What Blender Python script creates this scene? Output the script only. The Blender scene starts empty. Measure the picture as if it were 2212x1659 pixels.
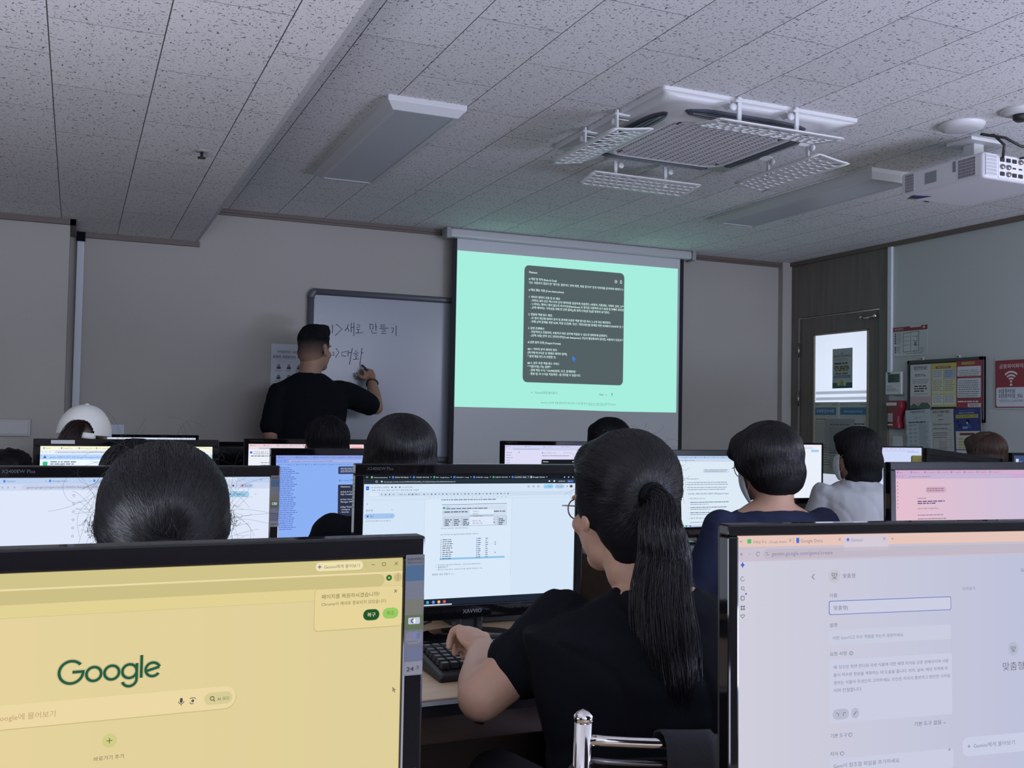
import bpy, math, random
from mathutils import Vector, Matrix, noise
from mathutils.bvhtree import BVHTree
SC = bpy.context.scene
COL = SC.collection
PI = math.pi
rnd = random.Random(7)

# ---------------------------------------------------------------- camera
YAW, PITCH, ROLL, FPX, ZC = .411097, .0353077, .0177475, 2161.93, 1.22
CF = Vector((math.sin(YAW)*math.cos(PITCH), math.cos(YAW)*math.cos(PITCH), math.sin(PITCH)))
CR0 = Vector((math.cos(YAW), -math.sin(YAW), 0)); CU0 = CR0.cross(CF)
CR = CR0*math.cos(ROLL) + CU0*math.sin(ROLL); CU = -CR0*math.sin(ROLL) + CU0*math.cos(ROLL)
CPOS = Vector((0, 0, ZC))
cam_data = bpy.data.cameras.new('camera'); cam = bpy.data.objects.new('camera', cam_data); COL.objects.link(cam)
cam.matrix_world = Matrix(((CR.x, CU.x, -CF.x, 0), (CR.y, CU.y, -CF.y, 0), (CR.z, CU.z, -CF.z, ZC), (0, 0, 0, 1)))
cam_data.sensor_fit = 'HORIZONTAL'; cam_data.sensor_width = 36; cam_data.lens = FPX/2212*36
cam_data.clip_start = .02
SC.camera = cam

def at(px, py, Y=None, X=None, z=None, d=None):
    """a point of the room seen at a given place of the photograph, at a known wall, height or distance"""
    r = CR*((px-1106)/FPX) - CU*((py-829.5)/FPX) + CF
    if Y is not None: return CPOS + r*(Y/r.y)
    if X is not None: return CPOS + r*(X/r.x)
    if z is not None: return CPOS + r*((z-ZC)/r.z)
    return CPOS + r*d

# ---------------------------------------------------------------- world, lights, exposure
w = bpy.data.worlds.new('world'); SC.world = w; w.use_nodes = True
w.node_tree.nodes['Background'].inputs[0].default_value = (.25, .27, .34, 1)
w.node_tree.nodes['Background'].inputs[1].default_value = .05
def area(name, loc, target, sx, sy, power, color):
    l = bpy.data.lights.new(name, 'AREA'); l.shape = 'RECTANGLE'; l.size = sx; l.size_y = sy
    l.energy = power; l.color = color
    o = bpy.data.objects.new(name, l); COL.objects.link(o); o.location = loc
    o.rotation_euler = (Vector(target)-Vector(loc)).to_track_quat('-Z', 'Y').to_euler()
    return o
area('rear_high_fill', (1.9, -2.9, 2.08), (1.9, 3.0, 2.45), 4.4, .62, 115, (.74, .80, 1.0))  # added light high behind the camera; no window is built there
area('rear_left_floor_fill', (-1.0, -1.3, .10), (-.9, -.6, 2.5), 2.4, 1.4, 130, (.76, .78, 1.0))  # added unseen uplight near the floor, to brighten the ceiling
area('rear_right_floor_fill', (4.35, -1.0, .10), (3.9, -.2, 2.5), 1.4, 2.4, 320, (.67, .69, 1.0))  # second added uplight, bluer, for the right part of the ceiling
area('left_low_fill', (-.9, 1.5, .92), (-.5, 2.2, 2.5), 1.2, .6, 22, (.80, .84, 1.0))  # added unseen light facing up at the left; no screens stand there
area('side_fill', (5.1, 1.2, 1.9), (1.6, 5.8, 1.7), 1.8, .7, 34, (.86, .92, 1.0))  # added unseen light from the right; no window in that wall
area('corridor_light', (6.3, 5.85, 1.5), (5.2, 5.85, 1.4), 1.4, 1.8, 21, (.84, .90, 1.0))
SC.view_settings.view_transform = 'Standard'; SC.view_settings.look = 'None'
SC.view_settings.exposure = 0; SC.view_settings.gamma = 1; SC.view_settings.use_curve_mapping = False
SC.cycles.max_bounces = 5; SC.cycles.diffuse_bounces = 3; SC.cycles.glossy_bounces = 3; SC.cycles.transmission_bounces = 4
SC.cycles.caustics_reflective = False; SC.cycles.caustics_refractive = False
SC.cycles.use_denoising = True

# ---------------------------------------------------------------- materials
def lin(c):
    return tuple(((x/255+.055)/1.055)**2.4 if x > 10.3 else x/255/12.92 for x in c)
MATS = {}
def mat(name, col, rough=.6, metal=0, spec=.5, bump=0, bscale=200, aniso=0, coat=0):
    if name in MATS: return MATS[name]
    m = bpy.data.materials.new(name); m.use_nodes = True; MATS[name] = m
    n = m.node_tree.nodes; b = n['Principled BSDF']
    b.inputs['Base Color'].default_value = (*col, 1); b.inputs['Roughness'].default_value = rough
    b.inputs['Metallic'].default_value = metal; b.inputs['Specular IOR Level'].default_value = spec
    if coat: b.inputs['Coat Weight'].default_value = coat; b.inputs['Coat Roughness'].default_value = .08
    if bump:
        t = n.new('ShaderNodeTexNoise'); t.inputs['Scale'].default_value = bscale; t.inputs['Detail'].default_value = 4
        c = n.new('ShaderNodeTexCoord'); m.node_tree.links.new(c.outputs['Object'], t.inputs['Vector'])
        p = n.new('ShaderNodeBump'); p.inputs['Strength'].default_value = bump; p.inputs['Distance'].default_value = .003
        m.node_tree.links.new(t.outputs['Fac'], p.inputs['Height']); m.node_tree.links.new(p.outputs['Normal'], b.inputs['Normal'])
    return m
def emit(col, k=1.0):
    key = ('e', tuple(col), k)
    if key in MATS: return MATS[key]
    m = bpy.data.materials.new('lit_pixels'); m.use_nodes = True; MATS[key] = m
    n = m.node_tree.nodes; n.clear()
    e = n.new('ShaderNodeEmission'); e.inputs[0].default_value = (*lin(col), 1); e.inputs[1].default_value = k
    o = n.new('ShaderNodeOutputMaterial'); m.node_tree.links.new(e.outputs[0], o.inputs[0])
    return m
def ink(col):
    key = ('d', tuple(col))
    if key in MATS: return MATS[key]
    g = sum(col)/3; c2 = [c*.72+g*.28 for c in col]
    m = mat('ink_%02x%02x%02x' % tuple(int(c) for c in col), lin(c2), .6, spec=.3); MATS[key] = m
    return m
def wood(name, c1, c2, scale=3, rough=.5, axis=0):
    if name in MATS: return MATS[name]
    m = mat(name, c1, rough); n = m.node_tree.nodes; L = m.node_tree.links
    tc = n.new('ShaderNodeTexCoord'); mp = n.new('ShaderNodeMapping')
    s = [14, 14, 14]; s[axis] = 1.2; mp.inputs['Scale'].default_value = s
    t = n.new('ShaderNodeTexNoise'); t.inputs['Scale'].default_value = scale; t.inputs['Detail'].default_value = 6; t.inputs['Distortion'].default_value = .6
    r = n.new('ShaderNodeValToRGB'); r.color_ramp.elements[0].color = (*c1, 1); r.color_ramp.elements[1].color = (*c2, 1)
    r.color_ramp.elements[0].position = .3; r.color_ramp.elements[1].position = .7
    L.new(tc.outputs['Object'], mp.inputs[0]); L.new(mp.outputs[0], t.inputs['Vector']); L.new(t.outputs['Fac'], r.inputs[0])
    L.new(r.outputs[0], n['Principled BSDF'].inputs['Base Color'])
    return m
def wall_mat(name, c):
    m = mat(name, c, .85, spec=.2); n = m.node_tree.nodes; L = m.node_tree.links
    tc = n.new('ShaderNodeTexCoord'); t = n.new('ShaderNodeTexNoise'); t.inputs['Scale'].default_value = 90; t.inputs['Detail'].default_value = 5
    t2 = n.new('ShaderNodeTexNoise'); t2.inputs['Scale'].default_value = 1.3
    mx = n.new('ShaderNodeMix'); mx.data_type = 'RGBA'; mx.inputs[6].default_value = (*[v*.93 for v in c], 1); mx.inputs[7].default_value = (*[v*1.05 for v in c], 1)
    b = n.new('ShaderNodeBump'); b.inputs['Strength'].default_value = .25; b.inputs['Distance'].default_value = .002
    L.new(tc.outputs['Object'], t.inputs['Vector']); L.new(tc.outputs['Object'], t2.inputs['Vector'])
    L.new(t2.outputs['Fac'], mx.inputs[0]); L.new(mx.outputs[2], n['Principled BSDF'].inputs['Base Color'])
    L.new(t.outputs['Fac'], b.inputs['Height']); L.new(b.outputs['Normal'], n['Principled BSDF'].inputs['Normal'])
    return m
def tile_mat(name, base, offx, offy):
    """fissured mineral ceiling tile, 300 x 600 mm in a running bond, with short pits and wormy fissures"""
    m = mat(name, base, .9, spec=.15); n = m.node_tree.nodes; L = m.node_tree.links
    bs = n['Principled BSDF']; tc = n.new('ShaderNodeTexCoord')
    def N(t, **k):
        x = n.new(t)
        for a, b in k.items(): setattr(x, a, b)
        return x
    def M(op, a, b=None):
        x = N('ShaderNodeMath', operation=op)
        for i, v in enumerate((a, b)):
            if v is None: continue
            if isinstance(v, (int, float)): x.inputs[i].default_value = v
            else: L.new(v, x.inputs[i])
        return x.outputs[0]
    sep = N('ShaderNodeSeparateXYZ'); L.new(tc.outputs['Object'], sep.inputs[0])
    # joints: long ones every .3 in X, cross ones every .6 in Y, shifted by half in alternate columns
    u = M('DIVIDE', M('SUBTRACT', sep.outputs[0], offx), .3)
    colf = M('FLOOR', u); fu = M('FRACT', u)
    par = M('FRACT', M('MULTIPLY', colf, .5))
    v = M('ADD', M('DIVIDE', M('SUBTRACT', sep.outputs[1], offy), .6), par)
    fv = M('FRACT', v); rowf = M('FLOOR', v)
    ju = M('MINIMUM', fu, M('SUBTRACT', 1, fu)); jv = M('MINIMUM', fv, M('SUBTRACT', 1, fv))
    ju = M('LESS_THAN', ju, .0055); jv = M('LESS_THAN', jv, .0028)
    joint = M('MAXIMUM', ju, M('MULTIPLY', jv, .75))
    # a different piece of the pattern on every tile
    cmb = N('ShaderNodeCombineXYZ'); L.new(M('MULTIPLY', colf, 3.17), cmb.inputs[0]); L.new(M('MULTIPLY', rowf, 5.3), cmb.inputs[1])
    add = N('ShaderNodeVectorMath', operation='ADD'); L.new(tc.outputs['Object'], add.inputs[0]); L.new(cmb.outputs[0], add.inputs[1])
    def pits(scx, scy, ang, thr, seedz, dist, drop):
        mp = N('ShaderNodeMapping'); mp.inputs['Scale'].default_value = (scx, scy, 0); mp.inputs['Rotation'].default_value = (0, 0, ang); mp.inputs['Location'].default_value = (0, 0, seedz)
        L.new(add.outputs[0], mp.inputs[0])
        wn = N('ShaderNodeTexNoise'); wn.inputs['Scale'].default_value = .55; wn.inputs['Detail'].default_value = 2; L.new(mp.outputs[0], wn.inputs['Vector'])
        sc = N('ShaderNodeVectorMath', operation='SCALE'); sc.inputs['Scale'].default_value = dist; L.new(wn.outputs['Color'], sc.inputs[0])
        ad = N('ShaderNodeVectorMath', operation='ADD'); L.new(mp.outputs[0], ad.inputs[0]); L.new(sc.outputs[0], ad.inputs[1])
        vo = N('ShaderNodeTexVoronoi'); vo.voronoi_dimensions = '2D'; vo.inputs['Scale'].default_value = 1; L.new(ad.outputs[0], vo.inputs['Vector'])
        wh = N('ShaderNodeSeparateColor'); L.new(vo.outputs['Color'], wh.inputs[0])
        th = M('MULTIPLY', M('ADD', .35, M('MULTIPLY', wh.outputs[0], .65)), thr)
        return M('LESS_THAN', vo.outputs['Distance'], M('MULTIPLY', th, M('GREATER_THAN', wh.outputs[1], drop)))
    a = pits(46, 80, .2, .145, 0, .25, .3)
    b = pits(95, 50, .25, .13, 3, .3, .4)
    c = pits(20, 62, -.8, .155, 6, 1.3, .42)
    e = pits(66, 22, -.15, .15, 9, 1.7, .42)
    mark = M('MAXIMUM', M('MAXIMUM', a, b), M('MAXIMUM', c, e))
    mark = M('MULTIPLY', mark, .84)
    tot = M('MAXIMUM', mark, joint)
    wn2 = N('ShaderNodeTexWhiteNoise'); wn2.noise_dimensions = '2D'; L.new(cmb.outputs[0], wn2.inputs['Vector'])
    tint = M('ADD', .965, M('MULTIPLY', wn2.outputs[0], .07))
    mx = N('ShaderNodeMix', data_type='RGBA'); mx.inputs[6].default_value = (*base, 1); mx.inputs[7].default_value = (*[x*.09 for x in base], 1)
    L.new(tot, mx.inputs[0])
    sc2 = N('ShaderNodeVectorMath', operation='SCALE'); L.new(mx.outputs[2], sc2.inputs[0]); L.new(tint, sc2.inputs['Scale'])
    L.new(sc2.outputs[0], bs.inputs['Base Color'])
    return m

HAIR = mat('hair_black', (.004, .004, .0055), .30, spec=.5)
HAIRB = mat('hair_brown', (.055, .028, .018), .38, spec=.5)
SKIN = mat('skin', (.50, .30, .21), .5, spec=.35, bump=.05, bscale=300)
SKIN2 = mat('skin_tan', (.36, .215, .15), .5, spec=.3, bump=.05, bscale=300)
BLACK = mat('black_cotton', (.006, .007, .010), .9, spec=.12, bump=.15, bscale=500)
NAVY = mat('navy_cotton', (.022, .028, .062), .9, spec=.15, bump=.15, bscale=500)
HBASE = mat('hair_base', (.005, .005, .007), .75, spec=.15)
HBB = mat('hair_base_brown', (.035, .018, .012), .7, spec=.2)
GREY = mat('grey_marl', (.40, .42, .44), .9, spec=.15, bump=.3, bscale=400)
TROU = mat('dark_trousers', (.02, .02, .026), .9)
SHOE = mat('shoe', (.03, .03, .03), .6)
PLAST = mat('black_gloss_plastic', (.004, .004, .005), .05, spec=.4)
PLASM = mat('black_matt_plastic', (.016, .016, .018), .5)
WHITEP = mat('white_plastic', (.62, .63, .64), .4)
WHITEM = mat('white_metal', (.60, .61, .62), .5)
CHROME = mat('chrome', (.75, .73, .70), .09, metal=1)
PAPER = mat('paper', (.62, .64, .64), .7, spec=.2)
DARKG = mat('dark_gap', (.02, .022, .03), .7)

# ---------------------------------------------------------------- mesh helpers
class MB:
    def __init__(s): s.v = []; s.f = []; s.fm = []; s.fs = []; s.mats = []
    def mi(s, m):
        if m not in s.mats: s.mats.append(m)
        return s.mats.index(m)
    def add(s, vs, fs, m, smooth=False):
        o = len(s.v); s.v += [tuple(v) for v in vs]; k = s.mi(m)
        for f in fs: s.f.append(tuple(i+o for i in f)); s.fm.append(k); s.fs.append(smooth)
    def box(s, c, size, m, rot=None):
        x, y, z = [a/2 for a in size]; c = Vector(c)
        vs = [Vector((sx*x, sy*y, sz*z)) for sz in (-1, 1) for sy in (-1, 1) for sx in (-1, 1)]
        if rot: vs = [rot @ v for v in vs]
        s.add([v+c for v in vs], [(0, 2, 3, 1), (4, 5, 7, 6), (0, 1, 5, 4), (1, 3, 7, 5), (3, 2, 6, 7), (2, 0, 4, 6)], m)
        return s
    def bounds(s, a, b, m):
        return s.box([(a[i]+b[i])/2 for i in range(3)], [abs(b[i]-a[i]) for i in range(3)], m)
    def rings(s, rings, m, smooth=True, cap=True, close=True):
        n = len(rings[0]); vs = [p for r in rings for p in r]; fs = []
        for i in range(len(rings)-1):
            for j in range(n if close else n-1):
                k = (j+1) % n
                fs.append((i*n+j, i*n+k, (i+1)*n+k, (i+1)*n+j))
        if cap: fs.append(tuple(reversed(range(n)))); fs.append(tuple(range((len(rings)-1)*n, len(rings)*n)))
        s.add(vs, fs, m, smooth)
    def tube(s, pts, r, m, n=10, cap=True):
        pts = [Vector(p) for p in pts]; rs = r if isinstance(r, (list, tuple)) else [r]*len(pts)
        rings = []; up = None
        for i, p in enumerate(pts):
            t = (pts[min(i+1, len(pts)-1)]-pts[max(i-1, 0)]).normalized()
            if up is None: up = Vector((0, 0, 1)) if abs(t.z) < .9 else Vector((1, 0, 0))
            a = t.cross(up)
            a = a.normalized() if a.length > 1e-6 else Vector((1, 0, 0))
            b = a.cross(t); up = b
            rings.append([p + (a*math.cos(2*PI*k/n) + b*math.sin(2*PI*k/n))*rs[i] for k in range(n)])
        s.rings(rings, m, True, cap)
        return s
    def lathe(s, prof, c, m, n=24, rot=None):
        c = Vector(c); rr = []
        for r, z in prof:
            ring = [Vector((r*math.cos(2*PI*k/n), r*math.sin(2*PI*k/n), z)) for k in range(n)]
            rr.append([c+(rot @ p if rot else p) for p in ring])
        s.rings(rr, m); return s
    def ell(s, c, r, m=None, rot=None, n=20):
        c = Vector(c); rings = []
        for i in range(1, n//2):
            t = PI*i/(n//2)
            rings.append([Vector((r[0]*math.sin(t)*math.cos(2*PI*k/n), r[1]*math.sin(t)*math.sin(2*PI*k/n), -r[2]*math.cos(t))) for k in range(n)])
        rings = [[c+(rot @ p if rot else p) for p in q] for q in rings]
        s.rings(rings, m or SKIN); return s
    def cap(s, p0, r0, p1, r1, m=None, n=16):
        p0, p1 = Vector(p0), Vector(p1); ax = p1-p0; L = ax.length
        q = ax.to_track_quat('Z', 'Y').to_matrix() if L > 1e-6 else Matrix.Identity(3)
        rings = []
        for i in range(1, 6):
            t = -PI/2+PI/2*i/5; rings.append((r0*math.cos(t), r0*math.sin(t)))
        for i in range(0, 5):
            t = PI/2*i/5; rings.append((r1*math.cos(t), L+r1*math.sin(t)))
        s.rings([[p0+q @ Vector((r*math.cos(2*PI*k/n), r*math.sin(2*PI*k/n), z)) for k in range(n)] for r, z in rings], m or SKIN)
        return s
    def chain(s, pts, m=None):
        for a, b in zip(pts[:-1], pts[1:]): s.cap(a[0], a[1], b[0], b[1], m)
        return s
    def mesh(s, name):
        me = bpy.data.meshes.new(name); me.from_pydata(s.v, [], s.f)
        for m in s.mats: me.materials.append(m)
        me.polygons.foreach_set('material_index', s.fm); me.polygons.foreach_set('use_smooth', s.fs); me.update()
        return me
    def build(s, name, parent=None, bevel=0, loc=None, rot=None, seg=2):
        o = bpy.data.objects.new(name, s.mesh(name)); COL.objects.link(o)
        if parent is not None: o.parent = parent
        if loc is not None: o.location = loc
        if rot is not None: o.rotation_euler = rot
        if bevel:
            b = o.modifiers.new('bevel', 'BEVEL'); b.width = bevel; b.segments = seg; b.limit_method = 'ANGLE'; b.angle_limit = .6
        return o
def tag(o, label, cat, group=None, kind=None):
    if label: o['label'] = label
    if cat: o['category'] = cat
    if group: o['group'] = group
    if kind: o['kind'] = kind
    return o
def empty(name, loc, label, cat, group=None, rz=0):
    o = bpy.data.objects.new(name, None); COL.objects.link(o); o.empty_display_size = .1
    o.location = loc; o.rotation_euler = (0, 0, rz)
    return tag(o, label, cat, group)
def struct(name, mb, bevel=0, parent=None, **k):
    o = mb.build(name, parent, bevel, **k); o['kind'] = 'structure'; return o

# ---------------------------------------------------------------- text
TSC = bpy.data.scenes.new('lettering'); TCU = bpy.data.curves.new('t', 'FONT'); TCU.size = 1; TCU.resolution_u = 2; TCU.space_line = 3
TOB = bpy.data.objects.new('t', TCU); TSC.collection.objects.link(TOB)
GLY = {}; BAR = []
def glyphs(chars):
    """outlines and advance of every character, each set on a line of its own with a bar after it"""
    def run(body):
        TCU.body = body; TSC.view_layers[0].update()
        return bpy.data.meshes.new_from_object(TOB.evaluated_get(TSC.view_layers[0].depsgraph))
    if not BAR:
        me = run('|'); BAR.extend((min(v.co.x for v in me.vertices), max(v.co.x for v in me.vertices)))
    bx0, bx1 = BAR
    me = run('\n'.join(c+'|' for c in chars)); bw = bx1-bx0
    rows = {}
    vrow = [int(math.floor((1.7-v.co.y)/3)) for v in me.vertices]
    for p in me.polygons: rows.setdefault(vrow[p.vertices[0]], []).append(tuple(p.vertices))
    for i, c in enumerate(chars):
        fs = rows.get(i, []); idx = sorted({k for f in fs for k in f}); xm = max(me.vertices[k].co.x for k in idx)
        keep = [f for f in fs if min(me.vertices[k].co.x for k in f) < xm-bw-.001]
        ids = sorted({k for f in keep for k in f}); mp = {k: j for j, k in enumerate(ids)}
        GLY[c] = ([(me.vertices[k].co.x, me.vertices[k].co.y+3*i) for k in ids], [tuple(mp[k] for k in f) for f in keep], xm-bx1)
    bpy.data.meshes.remove(me)
FONTC = {}
def text_geo(t):
    if t in FONTC: return FONTC[t]
    miss = [c for c in dict.fromkeys(t) if c not in GLY and c != ' ']
    if miss: glyphs(miss)
    vs, fs, x = [], [], 0
    for c in t:
        if c == ' ': x += .26; continue
        gv, gf, ad = GLY[c]; o = len(vs)
        vs += [(a+x, b) for a, b in gv]; fs += [tuple(k+o for k in f) for f in gf]; x += ad
    FONTC[t] = (vs, fs, x); return FONTC[t]

class Panel:
    """flat printed or lit surface: px grid (u right, v down) over a w x h metre face; local x right, z up, front is -y"""
    def __init__(s, w, h, pw, ph, lit=0, y0=0.0):
        s.w, s.h, s.pw, s.ph, s.lit, s.y0 = w, h, pw, ph, lit, y0; s.mb = MB(); s.k = w/pw; s.kz = h/ph; s.xf = None; s.shrink = True
    def M(s, c): return emit(c, s.lit) if s.lit else ink(c)
    def P(s, u, v, L):
        if s.xf: u, v = s.xf(u, v)
        return (u*s.k-s.w/2, s.y0-.00018*L, s.h-v*s.kz)
    def poly(s, pts, c, L=1):
        s.mb.add([s.P(u, v, L) for u, v in pts], [tuple(reversed(range(len(pts))))], s.M(c)); return s
    def rect(s, a, b, c2, d, c, L=1): return s.poly([(a, b), (c2, b), (c2, d), (a, d)], c, L)
    def rr(s, a, b, c2, d, c, L=1, r=12):
        r = min(r, (c2-a)/2, (d-b)/2); p = []
        for cx, cy, t0 in ((c2-r, b+r, -PI/2), (c2-r, d-r, 0), (a+r, d-r, PI/2), (a+r, b+r, PI)):
            for i in range(6): t = t0+PI/2*i/5; p.append((cx+r*math.cos(t), cy+r*math.sin(t)))
        return s.poly(p, c, L)
    def circ(s, u, v, r, c, L=1, r2=None):
        return s.poly([(u+r*math.cos(2*PI*i/20), v+(r2 or r)*math.sin(2*PI*i/20)) for i in range(20)], c, L)
    def line(s, pts, wd, c, L=2):
        for (a, b), (e, f) in zip(pts[:-1], pts[1:]):
            dx, dy = e-a, f-b; n = math.hypot(dx, dy) or 1; dx, dy = -dy/n*wd/2, dx/n*wd/2
            s.poly([(a+dx, b+dy), (a-dx, b-dy), (e-dx, f-dy), (e+dx, f+dy)], c, L)
        return s
    def arc(s, u, v, r, t0, t1, wd, c, L=2, n=18):
        p = [(u+r*math.cos(t0+(t1-t0)*i/n), v-r*math.sin(t0+(t1-t0)*i/n)) for i in range(n+1)]
        ro, ri = r+wd/2, r-wd/2
        for i in range(n):
            a, b = t0+(t1-t0)*i/n, t0+(t1-t0)*(i+1)/n
            s.poly([(u+ro*math.cos(a), v-ro*math.sin(a)), (u+ro*math.cos(b), v-ro*math.sin(b)), (u+ri*math.cos(b), v-ri*math.sin(b)), (u+ri*math.cos(a), v-ri*math.sin(a))], c, L)
        return s
    def text(s, u, v, size, t, c, L=2, maxw=None, align='l', bold=0, fit=None):
        """u = left end, v = baseline"""
        vs, fs, wd = text_geo(t)
        if fit: size = fit/max(wd, .01)
        elif maxw and wd*size > maxw and (s.shrink and wd*size < maxw*2.2): size = maxw/wd
        elif maxw and wd*size > maxw:
            cut = maxw/size; fs = [f for f in fs if max(vs[k][0] for k in f) <= cut]; wd = cut
        off = {'l': 0, 'c': -wd*size/2, 'r': -wd*size}[align]
        for k in range(1+bold):
            s.mb.add([s.P(u+off+x*size+k*size*.035, v-y*size, L+k*.3) for x, y in vs], fs, s.M(c))
        return s
    def lines(s, u, v, wmin, wmax, n, step, th, c, L=2, seed=1):
        r = random.Random(seed)
        for i in range(n):
            x = u; end = u+r.uniform(wmin, wmax)
            while x < end-th*2:      # words
                l = r.uniform(1.5, 6)*th; s.rect(x, v+i*step, min(x+l, end), v+i*step+th, c, L); x += l+th*.8
        return s

# ---------------------------------------------------------------- room shell
WALL = wall_mat('wall_paint', (.40, .388, .36)); WALLR = wall_mat('wall_paint_right', (.49, .52, .51))
YF, XR, ZH, ZL, XS = 6.43, 5.2, 2.5, 2.28, .665
TRIM = mat('brown_trim', (.13, .105, .09), .5)
TILE = tile_mat('ceiling_tile', (.72, .72, .72), .84, 2.64); TILE2 = tile_mat('ceiling_tile_low', (.72, .71, .70), -.1, 2.942)
fl = MB(); fl.bounds((-3, -3, -.05), (XR, YF, 0), mat('floor_vinyl', (.16, .14, .12), .35)); struct('floor', fl)
c = MB(); c.bounds((XS, -3, ZH), (XR, YF, ZH+.05), TILE); struct('ceiling', c)
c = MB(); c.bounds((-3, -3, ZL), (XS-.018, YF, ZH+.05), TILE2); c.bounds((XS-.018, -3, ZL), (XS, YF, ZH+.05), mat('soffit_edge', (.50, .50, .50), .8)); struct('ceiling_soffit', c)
wl = MB(); wl.bounds((-3, YF, 0), (XR+.1, YF+.1, ZH), WALL)
wl.bounds((-3, 6.03, 0), (-.055, YF, ZL), WALL); wl.bounds((5.10, 6.375, 0), (XR, YF, ZH), WALL); struct('wall_front', wl)
DY0, DY1 = 5.345, 6.375
wr = MB(); wr.bounds((XR, -3, 0), (XR+.1, 5.40, ZH), WALLR); wr.bounds((XR, 6.32, 0), (XR+.1, YF, ZH), WALLR); wr.bounds((XR, 5.40, 2.07), (XR+.1, 6.32, ZH), WALLR)
struct('wall_right', wr)
wb = MB(); wb.bounds((-3.1, -3, 0), (-3, YF, ZH), WALL); struct('wall_left', wb)
wb = MB(); wb.bounds((-3, -3.1, 0), (XR, -3, ZH), WALL); struct('wall_back', wb)
t = MB(); t.bounds((XS, YF-.03, ZH-.022), (XR, YF, ZH), TRIM); t.bounds((XS, YF-.018, ZH-.036), (XR, YF, ZH-.022), TRIM); struct('trim_1', t)
t = MB(); t.bounds((XR-.03, -3, ZH-.03), (XR, YF-.03, ZH), TRIM); struct('trim_2', t)
t = MB(); t.bounds((-.055, YF-.03, ZL-.03), (XS+.01, YF, ZL), TRIM); t.bounds((-.055, 6.0, ZL-.03), (-.025, YF-.03, ZL), TRIM)
t.bounds((-3, 6.0, ZL-.03), (-.025, 6.03, ZL), TRIM); struct('trim_3', t)
# left conduit
PIPE = mat('white_conduit', (.60, .64, .70), .5)
t = empty('wall_conduit', (0, YF, 0), 'white vertical cable conduit on the front wall beside the left column', 'conduit')
m = MB(); m.bounds((-.018, -.03, .1), (.022, 0, 2.225), PIPE); m.build('channel', t, .003)
m = MB(); m.bounds((-.022, -.034, 2.225), (.026, 0, 2.285), BLACK); m.build('end_cap', t, .003)
t = empty('wall_conduit', (XR, 5.325, 0), 'pale vertical cable conduit on the right wall beside the door', 'conduit')
m = MB(); m.bounds((-.022, -.018, 1.58), (0, .018, 2.48), PIPE); m.build('channel', t, .003)
# right wall door
DW = wood('door_wood', (.135, .118, .102), (.18, .158, .138), 2, .55, 2)
t = MB(); X0 = XR-.012
t.bounds((X0, DY0, 0), (XR+.1, 5.43, ZH-.03), DW); t.bounds((X0, 6.29, 0), (XR+.1, DY1, ZH-.03), DW); t.bounds((X0, 5.43, 2.055), (XR+.1, 6.29, ZH-.03), DW)
struct('trim_4', t, .002)
door = bpy.data.objects.new('door_1', None); COL.objects.link(door); door.location = (XR, 5.86, 0); door['kind'] = 'structure'
GY0, GY1, GZ0, GZ1 = 5.545-5.86, 6.135-5.86, .75, 1.915
m = MB(); hw = .425
m.bounds((.005, -hw, .01), (.045, GY0, 2.045), DW); m.bounds((.005, GY1, .01), (.045, hw, 2.045), DW)
m.bounds((.005, GY0, GZ1), (.045, GY1, 2.045), DW); m.bounds((.005, GY0, .01), (.045, GY1, GZ0), DW); m.build('door_leaf', door, .003)
m = MB(); B = mat('glass_bead', (.32, .27, .21), .5)
for a, b in (((.0, GY0, GZ0), (.012, GY0+.018, GZ1)), ((.0, GY1-.018, GZ0), (.012, GY1, GZ1)), ((.0, GY0, GZ1-.012), (.012, GY1, GZ1))): m.bounds(a, b, B)
m.build('glazing_bead', door, .002)
FG = bpy.data.materials.new('frosted_glass'); FG.use_nodes = True; n = FG.node_tree.nodes; n.clear()
tr = n.new('ShaderNodeBsdfTranslucent'); tr.inputs[0].default_value = (.85, .88, .95, 1); gl = n.new('ShaderNodeBsdfGlossy'); gl.inputs['Roughness'].default_value = .15
mx = n.new('ShaderNodeMixShader'); mx.inputs[0].default_value = .04; oo = n.new('ShaderNodeOutputMaterial')
FG.node_tree.links.new(tr.outputs[0], mx.inputs[1]); FG.node_tree.links.new(gl.outputs[0], mx.inputs[2]); FG.node_tree.links.new(mx.outputs[0], oo.inputs[0])
FG2 = FG.copy(); FG2.name = 'frosted_film'; [nd for nd in FG2.node_tree.nodes if nd.bl_idname == 'ShaderNodeBsdfTranslucent'][0].inputs[0].default_value = (.50, .52, .55, 1)
m = MB(); m.add([(.02, GY0, GZ0), (.02, GY1, GZ0), (.02, GY1, GZ1), (.02, GY0, GZ1)], [(0, 1, 2, 3)], FG); m.build('glass_pane', door)
m = MB()
for i in range(3):
    z = 1.362+i*.045; m.add([(.015, GY0+.02, z), (.015, GY1-.02, z), (.015, GY1-.02, z+.022), (.015, GY0+.02, z+.022)], [(0, 1, 2, 3)], FG2)
m.build('frosted_stripe', door)
for z in (1.8, 1.42, .4):
    m = MB(); m.tube([(-.012, hw+.003, z-.055), (-.012, hw+.003, z+.055)], .009, mat('hinge_steel', (.35, .33, .31), .35, metal=1), 10); m.build('hinge', door)
m = MB(); m.tube([(-.02, -.26, 2.0), (-.03, -.32, 1.99), (-.02, -.40, 2.0)], .006, CHROME); m.ell((-.02, -.26, 2.0), (.012, .014, .014), CHROME); m.ell((-.02, -.40, 2.0), (.012, .012, .018), CHROME)
m.build('door_catch', door)
# corridor behind the glass
m = MB(); m.bounds((XR+1.5, 4.6, 0), (XR+1.6, 7.2, 2.5), WALLR); struct('wall_corridor', m)

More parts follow.
